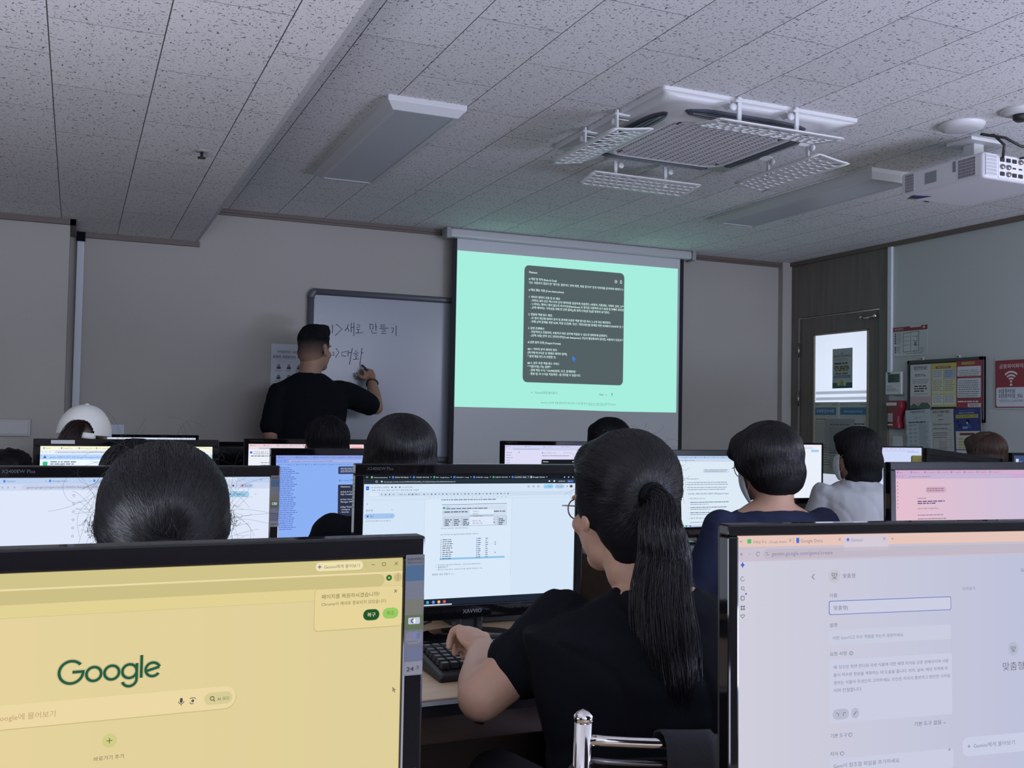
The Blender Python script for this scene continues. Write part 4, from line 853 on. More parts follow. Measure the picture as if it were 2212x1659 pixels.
    for i in range(6): P.line([(730, 430+i*17), (1314, 428+i*17)], 2, (120, 134, 156), 3)
    for i in range(8): P.line([(730+i*84, 428), (730+i*84, 518)], 2, (120, 134, 156), 3)
    for j in range(4):
        for i in range(7): P.lines(738+i*84, 452+j*17, 40, 66, 1, 9, 8, k, 3, i+j*9)
    P.rect(964, 360, 1192, 512, (222, 234, 250), 5)
    for j, s_ in enumerate(('가져오기', '내보내기', '스크립트 편집', '', '매크로 기록', '확장 프로그램')):
        if s_: P.text(992, 384+j*23, 16, s_, k, 6)
    P.rect(964, 410, 1192, 430, (180, 196, 214), 5.5)
    P.text(700, 542, 20, '시나리오: 관리시트 · 데이터로 작성가능', k, 2, 250); P.text(700, 602, 21, 'AI가 인식하는 힘, 예금주별 자동화 최적화로 구현가능', k, 2, 350)
    for i in range(10): P.circ(708, 646+i*20, 4, k, 2); P.lines(722, 642+i*20, 86, 98, 1, 10, 7, k, 2, 40+i); P.circ(1040, 642+i*20, 5, (60, 90, 190), 3); P.lines(1050, 638+i*20, 22, 26, 1, 9, 7, k, 3, i); P.lines(1120, 638+i*20, 22, 26, 1, 9, 7, TX2, 3, i+3); P.lines(1206, 638+i*20, 12, 16, 1, 9, 7, TX2, 3, i+3)
    P.rect(700, 820, 1306, 838, (142, 196, 236), 1.5); P.arc(806, 760, 44, -1.1, 1.1, 2.5, (220, 225, 180), 3)
    P.text(668, 892, 20, '•  파이썬이는 줄스에서 따라해 보고, 시리즈 보조사항에 넣나요', k, 2, 410); P.text(668, 914, 20, '•  활용해보기', k, 2); P.text(668, 936, 20, '•  세이나인가 PDF 업로드 · 원하따라 한우를 사용하면 해킹했다고 가능', k, 2, 430); P.text(632, 982, 21, '명령문 새로 만들기 → |', k, 2)
    P.rect(0, 1026, 1920, 1080, (30, 40, 54), 2)
    for x, c_ in ((600, (60, 170, 210)), (652, (110, 150, 220)), (702, (230, 190, 120)), (752, (220, 90, 110))): P.circ(x, 1052, 13, c_, 3)
    P.rect(0, 1070, 820, 1080, (200, 215, 235), 4)
monitor(.858, 2.182, .791, .012, 'centre monitor with a document editor in front of the ponytailed person', paint_doc, tilt=0, roll=.006, sticker=0, model=1, lit=1.0)
# second row left
def browser(P, tabc, barc, bg, url='gemini.google.com/gem/1aedac1450035e1fbdada73b1f1398d99', bg2=None, tabn=6, seed=1, dark=(110, 120, 150)):
    back(P, bg, bg2); P.rect(0, 0, 1920, 44, tabc, 1); P.rect(0, 44, 1920, 92, barc, 1); P.rr(150, 50, 1700, 86, grad(barc, (190, 200, 225), .5), 2, 18)
    r = random.Random(seed)
    for i in range(tabn): x = 30+i*(1500/tabn); P.rr(x, 14, x+14, 32, r.choice(((90, 130, 220), (90, 180, 130), (120, 120, 170))), 2, 3); P.text(x+22, 30, 19, r.choice(('홈 - Google Drive', '파일함 - Google 시트', 'Google Docs', '문서 - Google 문서', 'Gemini')), dark, 2, 1500/tabn-60); P.text(x+1500/tabn-26, 30, 18, 'x', dark, 2)
    for x in (24, 62, 104): P.circ(x, 68, 6, dark, 2); P.circ(x, 68, 4, barc, 3)
    P.text(184, 76, 20, url, dark, 3, 1200)
def paint_m3(P):
    browser(P, (188, 208, 240), (206, 216, 240), (222, 232, 250), tabn=5)
    P.rr(1490, 8, 1666, 38, (232, 238, 250), 2, 12); P.text(1508, 30, 19, '+ Gemini에게 물어보기', (90, 100, 130), 3, 150); P.line([(1716, 24), (1728, 24)], 2, TX2, 3); P.line([(1782, 18), (1792, 28)], 2, TX2, 3); P.line([(1846, 18), (1856, 28)], 2, TX2, 3); P.line([(1856, 18), (1846, 28)], 2, TX2, 3)
    P.circ(1594, 68, 7, dark := (90, 100, 130), 3); P.circ(1640, 68, 8, dark, 3); P.rr(1690, 52, 1790, 84, (176, 196, 230), 3, 15); P.circ(1710, 68, 8, (225, 90, 90), 4); P.text(1728, 75, 18, '본인 인증', dark, 4, 54)
    P.rr(1590, 112, 1764, 158, (162, 206, 234), 2, 22); P.circ(1618, 135, 6, (60, 90, 160), 3); P.text(1640, 144, 20, '업그레이드', (60, 80, 120), 3); P.circ(1814, 135, 3, TX, 3)
    for i in range(6): P.circ(500, 130+60*i, 9, (130, 140, 190), 2); P.circ(500, 130+60*i, 6, (222, 232, 250), 3)
    P.lines(620, 860, 250, 300, 1, 20, 5, (150, 180, 220), 2, 2)
monitor(.1305, 2.235, .786, -.03, 'left second-row monitor with a white web page behind the untidy black-haired person', paint_m3, tilt=0, sticker=1, model=1)
# second row right: pink
def paint_pink(P):
    browser(P, (218, 180, 216), (210, 176, 214), (236, 198, 214), bg2=(214, 200, 226), tabn=8, dark=(140, 110, 150), url='gemini.google.com/app/26a1c0b5e6f12'); k = (140, 110, 140)
    for i in range(8): P.circ(36, 130+38*i, 6, k, 2)
    P.rr(420, 180, 710, 246, (216, 178, 198), 2, 32); P.lines(440, 196, 240, 260, 2, 22, 8, k, 3, 3)
    P.lines(306, 300, 120, 130, 1, 20, 8, k, 2, 4); P.lines(308, 330, 380, 400, 1, 20, 12, (110, 90, 130), 2, 5); P.lines(308, 352, 250, 260, 1, 20, 12, (110, 90, 130), 2, 6)
    P.text(308, 420, 28, '2025년 누경 도메인 구조 및 활동 공략 분석', (120, 90, 120), 2, 290, bold=1)
    P.lines(308, 480, 340, 420, 8, 40, 8, k, 2, 9)
monitor(2.490, 2.250, .791, -.03, 'pink-tinted monitor at the right edge in the second row', paint_pink, tilt=-.02, lit=.92)
# third row
def paint_blue(P):
    browser(P, (142, 162, 232), (134, 162, 236), (140, 176, 244), dark=(90, 100, 170), tabn=7); k = (80, 100, 170); P.xf = lambda u, v: (u, v if v < 100 else v*.85+15)
    for i in range(11): P.circ(40+i*105, 112, 6, (60, 80, 170), 2); P.text(52+i*105, 119, 18, '북마크 탭', k, 2, 70)
    for i in range(34): P.lines(40+(i % 5)*3, 150+i*26, 110+(i*37 % 120), 130+(i*37 % 130), 1, 10, 8, (70, 90, 180), 2, i)
    P.rr(760, 140, 1500, 250, (58, 66, 100), 2, 14); P.lines(790, 165, 500, 640, 3, 24, 8, (190, 200, 225), 3, 5); P.rr(772, 330, 792, 352, (50, 160, 130), 2, 3); P.text(800, 350, 30, '2. Gems 목록', (60, 110, 150), 2)
    P.rr(760, 400, 1560, 1000, (44, 50, 72), 2, 14)
    for i, s_ in enumerate(('Markdown', '', '# Role & Task', 'SQL Condition Rules', '', '# User Stories', 'Manager: PM 2026', '', '# Bug Ticket', '- Category', '- Severity')):
        P.text(792, 440+i*36, 28, s_, (200, 208, 225), 3, bold=1)
monitor(.876, 3.33, .789, .04, 'blue-tinted monitor in the third row left of the straight-haired person', paint_blue, tilt=-.04, bs=.018, lit=1.0)
def paint_m6(P):
    browser(P, (238, 238, 205), (224, 230, 240), (226, 238, 252), tabn=8); P.rect(0, 96, 1920, 156, (176, 204, 240), 1); P.poly([(30, 140), (50, 104), (70, 140)], (70, 110, 180), 2); P.text(100, 138, 26, 'gemini 사용문서 링크 모음 Google Workspace 워크스페이스 사용법 정리', (60, 100, 180), 2, 800)
    P.rect(30, 180, 80, 230, (60, 180, 130), 2); P.lines(110, 176, 260, 280, 2, 26, 12, (100, 110, 140), 2, 2); P.rr(1740, 90, 1890, 130, (240, 220, 110), 3, 10); P.text(1760, 120, 22, '업그레이드', TX, 4, 110)
    P.lines(100, 300, 900, 1200, 10, 50, 12, TX2, 2, 4)
m6 = monitor(.168, 3.535, .809, -.002, 'third-row monitor with a yellow tab strip and paper tag, at the left', paint_m6, lit=1.12)
m = MB(); m.bounds((-.235, -.009, .299+.008+.109), (-.165, -.0062, .299+.02+.109), ink((170, 172, 178))); m.build('paper_tag', m6)
def paint_m9(P):
    browser(P, (180, 205, 240), (216, 228, 246), (220, 234, 246), tabn=9); k = (130, 145, 165)
    P.rr(840, 200, 1330, 262, (206, 220, 236), 2, 20); P.lines(870, 212, 400, 430, 2, 24, 9, k, 3, 2); P.lines(560, 346, 220, 240, 1, 20, 9, k, 2, 3)
    P.lines(560, 400, 730, 760, 2, 32, 10, k, 2, 4); P.lines(560, 478, 700, 740, 2, 32, 10, k, 2, 5); P.text(580, 590, 32, '인스타용, 기획안 작성 완료 프롬프트 지침 (System Prompt)', (70, 85, 120), 2, 740, bold=1); P.text(580, 660, 26, '1. 역할 및 페르소나 (Persona)', (80, 95, 125), 2)
    for i in range(3): P.circ(600, 712+78*i, 5, k, 2); P.lines(625, 704+78*i, 640, 720, 1, 30, 10, (70, 85, 120), 2, 6+i); P.lines(625, 734+78*i, 300, 420, 1, 30, 9, k, 2, 16+i)
    P.text(600, 960, 28, '2. 목표 및 대화 방향 (Gems)', (70, 85, 110), 2); P.lines(625, 1010, 300, 340, 1, 20, 9, k, 2, 3); P.rect(0, 1050, 1920, 1080, (196, 212, 232), 2); P.rr(540, 1052, 570, 1078, (60, 160, 110), 3, 4); P.rr(610, 1052, 640, 1078, (110, 120, 220), 3, 4)
monitor(2.485, 3.582, .780, -.002, 'third-row monitor with a text page between the ponytailed and the bob-haired person', paint_m9, tilt=0, bt=.026, bs=.024)
# fourth row
def paint_m5(P):
    browser(P, (240, 210, 212), (238, 226, 234), (236, 240, 250), tabn=7); P.rr(24, 120, 60, 156, (60, 110, 230), 2, 4); P.text(80, 140, 30, '인공지능 활용 문서', TX, 2, 260); P.lines(80, 156, 240, 260, 1, 20, 9, TX2, 2, 3); P.lines(40, 190, 700, 760, 1, 20, 12, TX, 2, 3); P.lines(200, 300, 700, 1000, 12, 40, 10, TX2, 2, 5)
    P.rect(1700, 40, 1900, 160, (240, 170, 180), 3); P.text(1730, 150, 40, '▲', TX, 4)
monitor(.985, 4.6, .79, .01, 'fourth-row monitor with a pink tab strip, in front of the teacher', paint_m5, tilt=0, model=1)
def paint_m7(P):
    browser(P, (214, 224, 246), (222, 230, 248), (224, 234, 250), tabn=7)
monitor(.262, 4.95, .806, -.007, 'farthest left monitor, its lit top edge showing beside the white cap', paint_m7, bt=.014, bs=.014, tilt=0)
def paint_m8(P):
    browser(P, (206, 208, 240), (214, 214, 242), (220, 220, 246), tabn=4); k = (130, 130, 160)
    for i in range(7): P.lines(30, 130+i*46, 80, 130, 1, 20, 9, k, 2, i)
    P.rr(750, 128, 770, 148, (90, 100, 190), 2, 3); P.text(780, 148, 26, 'Gem 지침 만들기 도우미', k, 2, 300); P.lines(750, 186, 560, 580, 1, 20, 10, k, 2, 6)
    P.rr(740, 260, 1460, 900, (28, 30, 36), 2, 26); P.text(770, 310, 32, 'Plaintext', (225, 228, 240), 3, bold=1); P.lines(770, 350, 120, 150, 1, 20, 12, (200, 205, 220), 3, 4); P.lines(770, 376, 640, 660, 2, 24, 12, (215, 220, 232), 3, 6); P.lines(770, 440, 200, 220, 1, 20, 12, (215, 220, 232), 3, 5); P.circ(1390, 300, 10, (220, 225, 235), 3); P.circ(1424, 300, 10, (220, 225, 235), 3); P.circ(284, 132, 10, k, 2)
monitor(2.25, 4.63, .791, .001, 'fourth-row monitor with a lavender page and black code card, below the projection screen', paint_m8, tilt=0, model=1, bt=.022, bs=.02)
def paint_m10(P):
    browser(P, (244, 232, 240), (236, 238, 248), (234, 240, 250), tabn=6); k = (130, 140, 165)
    P.rr(1650, 100, 1850, 150, (166, 206, 236), 2, 20); P.circ(1360, 170, 20, (200, 205, 220), 2); P.lines(1200, 330, 240, 260, 3, 40, 9, k, 2, 3); P.rr(900, 500, 1490, 720, (22, 22, 26), 2, 8); P.lines(940, 520, 500, 520, 1, 20, 12, (230, 230, 235), 3, 3); P.lines(940, 600, 500, 520, 2, 54, 14, (230, 230, 235), 3, 4); P.lines(900, 790, 420, 560, 2, 90, 7, k, 2, 6)
monitor(3.64, 4.531, .807, -.002, 'white-screened monitor between the bob-haired person and the person in grey', paint_m10, tilt=0, bt=.010, bs=.010, brand=0)
def paint_m11(P):
    browser(P, (206, 212, 246), (210, 216, 248), (206, 216, 248), tabn=6); k = (110, 120, 170)
    P.text(1240, 400, 44, '대한민국 개정 시청자 토론 결과', (70, 80, 140), 2, 500, bold=1); P.lines(1200, 540, 200, 400, 5, 80, 9, (100, 130, 220), 2, 5); P.lines(1500, 90, 300, 330, 1, 20, 8, k, 2, 6)
monitor(4.50, 4.63, .791, .0, 'periwinkle-tinted monitor behind the person in the grey shirt', paint_m11, tilt=0, bt=.008, bs=.010, brand=0)
# dark ones
DM = at(2080, 1050, Y=3.60)
monitor(DM.x, 3.60, .765, .10, 'switched-off dark monitor in front of the brown-haired person', None, roll=.095, bt=.03)
a = at(477, 954, Y=5.35)
monitor(.69, 5.35, a.z-.323, .0, 'switched-off black monitor between the two back-row lit screens on the left', None, brand=0)
def paint_m16(P): back(P, (60, 80, 120)); [P.rect(60+i*90, 60+(i % 3)*40, 130+i*90, 300, ((210, 215, 230), (90, 120, 190), (190, 150, 160), (70, 80, 110))[i % 4], 1) for i in range(18)]
a = at(2192, 984, Y=3.6)
monitor(a.x+.2655, 3.6, a.z-.299, .0, 'monitor at the extreme right edge showing a colourful picture', paint_m16, brand=0, bt=.014, bs=.014)

# ---------------------------------------------------------------- desks and what stands on them
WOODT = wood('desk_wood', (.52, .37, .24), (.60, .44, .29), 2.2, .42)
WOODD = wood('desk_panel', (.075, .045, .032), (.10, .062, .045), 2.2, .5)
EDGE = mat('desk_edge', (.02, .02, .024), .3); STRIP = mat('edge_strip', (.55, .56, .60), .3)
def desk(x0, x1, y0, label, depth=.80, strip=1):
    t = empty('desk', ((x0+x1)/2, y0+depth/2, 0), label, 'desk', 'long classroom desks')
    hw, hd = (x1-x0)/2, depth/2
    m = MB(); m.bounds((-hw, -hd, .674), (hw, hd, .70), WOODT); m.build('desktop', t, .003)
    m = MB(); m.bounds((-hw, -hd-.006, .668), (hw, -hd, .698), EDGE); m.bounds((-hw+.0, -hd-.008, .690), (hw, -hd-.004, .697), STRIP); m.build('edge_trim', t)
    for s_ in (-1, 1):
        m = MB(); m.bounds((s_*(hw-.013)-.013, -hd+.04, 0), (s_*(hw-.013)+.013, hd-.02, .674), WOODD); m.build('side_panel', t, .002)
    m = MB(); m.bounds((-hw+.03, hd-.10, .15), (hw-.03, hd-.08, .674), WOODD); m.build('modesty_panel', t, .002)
    n = max(1, round((x1-x0)/.72))
    for i in range(n):
        xa = -hw+.05+i*(2*hw-.1)/n; xb = xa+(2*hw-.1)/n-.04
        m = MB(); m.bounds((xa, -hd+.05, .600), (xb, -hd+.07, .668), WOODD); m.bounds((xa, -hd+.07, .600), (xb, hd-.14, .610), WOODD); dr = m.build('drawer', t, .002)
        m = MB(); m.lathe([(.001, 0), (.006, 0), (.007, .006), (.001, .009)], ((xa+xb)/2, -hd+.05, .635), PLASM, 12, Matrix.Rotation(PI/2, 3, 'X')); m.build('knob', dr)
    return t
desk(-.55, 1.25, .50, 'long wood-topped desk in the nearest row under the yellow screen')
desk(-.55, 1.23, 1.77, 'wood-topped desk in the second row where the ponytailed person types')
desk(1.93, 3.35, 1.77, 'wood-topped desk in the second row under the pink screen')
desk(-.55, 1.23, 3.03, 'wood-topped desk in the third row under the blue screen')
desk(1.93, 3.38, 3.03, 'wood-topped desk in the third row where the bob-haired person sits')
desk(3.42, 5.0, 3.03, 'wood-topped desk in the third row by the right wall, under the dark monitor')
desk(-.35, 1.33, 4.30, 'wood-topped desk in the fourth row in front of the teacher')
desk(1.93, 3.30, 4.15, 'wood-topped desk in the fourth row below the projection screen')
desk(3.34, 4.95, 4.15, 'wood-topped desk in the fourth row near the door')
desk(.25, 1.2, 5.16, 'small desk behind the fourth row holding a black monitor', .55)

KEY = mat('key_black', (.02, .02, .022), .38)
def keyboard(loc, rz, label):
    t = empty('keyboard', loc, label, 'keyboard', 'black keyboards', rz)
    m = MB(); m.rings([[Vector((x*k, y, z)) for x, y, z in ((-.228, -.085, .0), (.228, -.085, .0), (.228, .075, .0), (-.228, .075, .0))][:4] for k in (1,)]+[[Vector(p) for p in ((-.228, -.088, .012), (.228, -.088, .012), (.228, .075, .026), (-.228, .075, .026))], [Vector(p) for p in ((-.222, -.080, .016), (.222, -.080, .016), (.222, .070, .031), (-.222, .070, .031))]], PLASM, False)
    m.build('case', t, .004)
    m = MB()
    for r in range(6):
        n = 15 if r < 5 else 9; y = .058-r*.0215-(0 if r == 0 else .004)
        for i in range(n):
            wk = .0172
            x = -.207+i*.0196
            if r == 5 and i > 3: wk = .0172 if i != 4 else .09
            if r == 5 and i >= 5: x += .078
            cx = x if not (r == 5 and i == 4) else x+.039
            zz = .022+.1*(y+.08)
            m.rings([[Vector((cx+sx*wk/2*k, y+sy*.0086*k, z)) for sx, sy in ((-1, -1), (1, -1), (1, 1), (-1, 1))] for k, z in ((1, zz-.004), (.97, zz+.003), (.78, zz+.0075))], KEY, False)
        for i in range(4):
            x = .135+i*.0205; zz = .022+.1*(y+.08)
            m.rings([[Vector((x+sx*.0086*k, y+sy*.0086*k, z)) for sx, sy in ((-1, -1), (1, -1), (1, 1), (-1, 1))] for k, z in ((1, zz-.004), (.97, zz+.003), (.78, zz+.0075))], KEY, False)
    m.build('keycaps', t)
    m = MB(); m.tube([(.19, -.086, .012), (.222, -.084, .012)], .009, mat('chrome_corner', (.4, .4, .42), .25, metal=.8), 10); m.build('corner_trim', t)
    return t
keyboard((.90, 1.955, .7), .0, 'black full-size keyboard under the hand of the ponytailed person')
keyboard((2.33, 3.23, .7), .04, 'black keyboard on the third-row desk behind the ponytailed person')
t = empty('document_tray', (.92, 2.095, .7), 'low black tray with clear lid behind the nearer keyboard', 'tray')
m = MB(); m.bounds((-.27, -.04, 0), (.27, .05, .012), PLASM); m.build('tray_base', t, .003)
m = MB(); G = mat('green_reflection', (.12, .42, .28), .25); m.bounds((-.12, -.03, .013), (-.02, .02, .0145), G); m.bounds((.03, -.035, .013), (.11, .03, .0145), G); m.bounds((.13, .005, .013), (.26, .03, .0145), G); m.build('tray_reflection', t)  # green reflections on the tray, laid on as coloured patches
m = MB(); m.bounds((.88, 2.38, .7), (1.17, 2.46, .745), PLASM); o = m.build('network_box', bevel=.003); tag(o, 'flat black box at the rear of the desk behind the centre monitor', 'box')
m = MB(); m.bounds((.86, 2.36, .752), (1.22, 2.52, .765), WOODT); m.bounds((.86, 2.50, .70), (1.22, 2.52, .752), WOODT); m.bounds((1.20, 2.36, .70), (1.22, 2.50, .752), WOODT); o = m.build('monitor_shelf'); tag(o, 'low pale wooden shelf behind the centre monitor', 'shelf')
m = MB(); m.tube([(.62, 2.02, .71), (.66, 2.1, .73), (.72, 2.2, .74), (.80, 2.3, .73), (.86, 2.4, .75)], .003, PLASM, 8); m.tube([(1.18, 2.25, .76), (1.2, 2.3, .73), (1.22, 2.36, .71)], .003, PLASM, 8); o = m.build('keyboard_cable'); tag(o, 'thin black cables trailing across the desk behind the centre monitor', 'cable')
p = at(1497, 1208, z=.715); t = empty('mouse', (p.x, p.y, .70), 'pale computer mouse beside the third-row keyboard', 'mouse')
m = MB(); m.ell((0, 0, .012), (.032, .055, .02), mat('mouse_beige', (.45, .38, .30), .4)); m.build('shell', t)
m = MB(); m.ell((0, .03, .031), (.004, .009, .004), PLASM); m.build('wheel', t)
a = at(1478, 1183, z=.735); b = at(1535, 1207, z=.715); m = MB(); m.tube([a, (a+b)/2+Vector((0, 0, .004)), b], .006, mat('ruler_wood', (.40, .26, .12), .5), 6); o = m.build('wooden_stick'); tag(o, 'thin wooden stick lying on the edge of the third-row keyboard', 'stick')
p = at(1990, 986, Y=4.3); m = MB(); m.bounds((-.06, -.012, 0), (.05, .012, .355), ink((190, 180, 70))); o = m.build('yellow_folder', loc=(p.x, 4.3, .70), rot=(0, 0, -.3), bevel=.01)
tag(o, 'yellow folder standing between the periwinkle screen and the dark monitor', 'folder')
# chair of the ponytailed person
ch = empty('chair', (.90, 1.24, 0), 'black chair with chrome back posts behind the ponytailed person', 'chair')
LEA = mat('black_leatherette', (.012, .012, .015), .42)
pl_ = at(1253, 1575, d=1.385)-Vector((.90, 1.24, 0)); px_ = pl_.x; py_ = pl_.y
W2 = -px_*2
for s_, nm in ((0, 'back_post'), (1, 'back_post')):
    x = px_+s_*W2; m = MB(); m.tube([(x, py_-.001, .56), (x, py_-.008, .742), (x, py_-.009, .745)], [.019, .019, .015], LEA, 16); m.build('post_sleeve', ch); m = MB()
    m.tube([(x, py_+.02, .42), (x, py_, .60), (x, py_-.01, .808)], .0125, CHROME, 16); m.lathe([(.0125, 0), (.0145, .003), (.0135, .010), (.007, .016), (.001, .018)], (x, py_-.01, .806), CHROME, 18); m.build('back_post', ch)
m = MB(); pts = [(px_+W2*t_, py_-.01-.05*math.sin(PI*t_), .782-.012*math.sin(PI*t_)) for t_ in [i/16 for i in range(17)]]
m.tube(pts, .008, CHROME, 12); m.build('top_rail', ch)
m = MB(); m.tube(pts[4:13], .0125, mat('grip_black', (.015, .015, .018), .3), 14); m.build('rail_grip', ch)
m = MB(); m.tube([(a_, b_, c_-.028) for a_, b_, c_ in pts], .005, mat('dark_steel', (.2, .2, .22), .25, metal=1), 10); m.build('lower_rail', ch)
m = MB(); n = 12; g = []
for j in range(n+1):
    z = .46+.285*j/n; g.append([Vector((px_+.005+(W2-.01)*i/n, py_-.005-.05*math.sin(PI*i/n)-.006*math.sin(PI*j/n), z)) for i in range(n+1)])
m.add([p for r in g for p in r], [(j*(n+1)+i, j*(n+1)+i+1, (j+1)*(n+1)+i+1, (j+1)*(n+1)+i) for j in range(n) for i in range(n)], LEA, True)
o = m.build('backrest', ch); s_ = o.modifiers.new('s', 'SOLIDIFY'); s_.thickness = .03; s_.offset = -1
m = MB(); m.bounds((px_+.02, -.02, .40), (px_+W2-.02, .42, .45), LEA); m.build('seat', ch, .02, seg=4)
for x in (px_, px_+W2):
    for y0, y1 in ((py_+.02, py_-.02), (.38, .40)):
        m = MB(); m.tube([(x, y0, .44), (x, y1, 0.01)], .0115, CHROME, 12); m.build('leg', ch)
# strap / folded jacket hanging over the rail
g = []; base = ch.location
for j in range(15):
    v = j/14; row = []
    for i in range(7):
        u = i/6
        t_ = .21+.15*u+.13*max(0, v-.35)
        k = PI*t_; x = px_+W2*t_; yy = py_-.01-.05*math.sin(k); zz = .782-.012*math.sin(k)
        if v < .3: ang = PI*(v/.3); q = Vector((x, yy+.019*math.cos(ang), zz+.019*math.sin(ang)))
        else: q = Vector((x, yy-.021-.01*math.sin(u*9)*(v-.3), zz-(v-.3)*.42))
        row.append(q+base)
    g.append(row)
m = MB(); m.add([p for r in g for p in r], [(j*7+i, (j+1)*7+i, (j+1)*7+i+1, j*7+i+1) for j in range(14) for i in range(6)], mat('strap_cloth', (.020, .022, .029), .85, bump=.4, bscale=300), True)
o = m.build('bag_strap'); s_ = o.modifiers.new('s', 'SOLIDIFY'); s_.thickness = .003; tag(o, 'wide black fabric strap draped over the top rail of the chair', 'strap')

# ---------------------------------------------------------------- people
def remesh(name, mb, voxel, m_, parent, smooth=4, wr=0, wscale=14, org=None):
    me = mb.mesh(name); o = bpy.data.objects.new(name, me); COL.objects.link(o)
    r = o.modifiers.new('r', 'REMESH'); r.mode = 'VOXEL'; r.voxel_size = voxel; r.use_smooth_shade = True
    if smooth: s = o.modifiers.new('s', 'SMOOTH'); s.iterations = smooth; s.factor = .5
    TSC.collection.objects.link(o); COL.objects.unlink(o); TSC.view_layers[0].update()
    me2 = bpy.data.meshes.new_from_object(o.evaluated_get(TSC.view_layers[0].depsgraph)); bpy.data.objects.remove(o)
    me2.materials.clear(); me2.materials.append(m_)
    if wr:
        ns = [v.normal.copy() for v in me2.vertices]
        for v, n in zip(me2.vertices, ns):
            p = v.co; q = Vector((p.x*wscale, p.y*wscale, p.z*wscale*.45))
            k = noise.noise(q)+.5*noise.noise(q*2.3)
            fold = abs(noise.noise(Vector((p.x*5+p.z*7, p.y*5, p.z*4-p.x*6))))
            v.co = p+n*wr*(k-.8*(1-min(1, fold*7)))
    me2.polygons.foreach_set('use_smooth', [True]*len(me2.polygons)); me2.update()
    o = bpy.data.objects.new(name, me2); COL.objects.link(o); o.parent = parent
    return o
def frame3(y_, z_):
    y_ = y_.normalized(); x_ = y_.cross(z_).normalized(); z_ = x_.cross(y_)
    return Matrix((x_, y_, z_)).transposed()
def head_blobs(mb, c, R, s=1):
    f = lambda x, y, z: c+R @ (Vector((x, y, z))*s)
    e = lambda p, r: mb.ell(f(*p), [q*s for q in r], SKIN, R, 24)
    e((0, -.014, .032), (.074, .092, .082)); e((0, .022, -.035), (.060, .066, .082)); e((0, .056, -.092), (.030, .026, .024)); e((0, .012, -.075), (.054, .052, .040))
    mb.cap(f(0, .085, .008), .008*s, f(0, .104, -.032), .0125*s); e((0, .094, -.036), (.017, .010, .008)); e((0, .084, -.062), (.024, .010, .006)); e((0, .083, -.071), (.021, .010, .006))
    e((.03, .070, .018), (.024, .012, .007)); e((-.03, .070, .018), (.024, .012, .007)); e((.04, .055, -.03), (.022, .02, .02)); e((-.04, .055, -.03), (.022, .02, .02))
    for k in (-1, 1):
        Re = R @ Matrix.Rotation(k*.35, 3, 'Z') @ Matrix.Rotation(-.15, 3, 'X')
        mb.ell(f(k*.079, -.006, -.008), [.008*s, .020*s, .032*s], SKIN, Re, 16); mb.ell(f(k*.075, .0, -.034), [.008*s, .010*s, .012*s], SKIN, Re, 12)
    mb.cap(f(0, -.020, -.05), .052*s, f(0, -.032, -.11), .050*s)
    return f
def eyes(f, R, s, parent):
    for k in (-1, 1):
        m = MB(); m.ell(f(k*.030, .064, 0), [.0125*s, .010*s, .008*s], mat('eye_white', (.6, .58, .56), .3), R, 14); m.ell(f(k*.030, .0715, 0), [.0055*s, .0035*s, .0055*s], mat('iris', (.02, .012, .01), .2), R, 12); m.build('eye', parent)
        m = MB(); m.tube([f(k*x, y, z) for x, y, z in ((.013, .078, .020), (.027, .076, .026), (.044, .064, .021))], [.002, .003, .0015], HAIR, 6); m.build('eyebrow', parent)
def hand(mb, w, d, up, side, curl=(.5, .6, .7, .8), s=1, thumb=1, spread=1):
    """w wrist, d along the hand, up = back of the hand, side = towards the thumb"""
    d = d.normalized(); side = (side-d*side.dot(d)).normalized(); up = (up-d*up.dot(d)-side*up.dot(side)).normalized()
    R = Matrix((side, d, up)).transposed()
    mb.ell(w+d*.045*s, [.039*s, .052*s, .0145*s], SKIN, R, 18); mb.ell(w+d*.025*s-up*.004+side*.018*s, [.018*s, .032*s, .013*s], SKIN, R, 14)
    mb.cap(w-d*.03*s, .024*s, w+d*.02*s, .023*s)
    for i, (off, L) in enumerate(((.027, .070), (.009, .078), (-.009, .072), (-.026, .056))):
        p = w+d*(.084-.004*abs(i-1))*s+side*off*s; a = curl[i]*.7; L *= s; q = p; ang = a*.7
        pts = [(w+d*.05*s+side*off*.8*s, .0095*s), (p, .0098*s)]
        for j, (fr, da) in enumerate(((.45, 0), (.30, a*1.3), (.25, a*.9))):
            ang += da; dd = (d*math.cos(ang)-up*math.sin(ang)+side*off*1.5*spread).normalized(); q = q+dd*L*fr; pts.append((q, (.0088, .0080, .0070)[j]*s))
        mb.chain(pts)
    if thumb:
        b = w+d*.022*s+side*.026*s-up*.006*s; q1 = b+(d*.6+side*.75-up*.2).normalized()*.036*s; q2 = q1+(d*.9+side*.25-up*.35).normalized()*.030*s; q3 = q2+(d*1.0-up*.4).normalized()*.020*s
        mb.chain([(b, .013*s), (q1, .0115*s), (q2, .0098*s), (q3, .0085*s)])
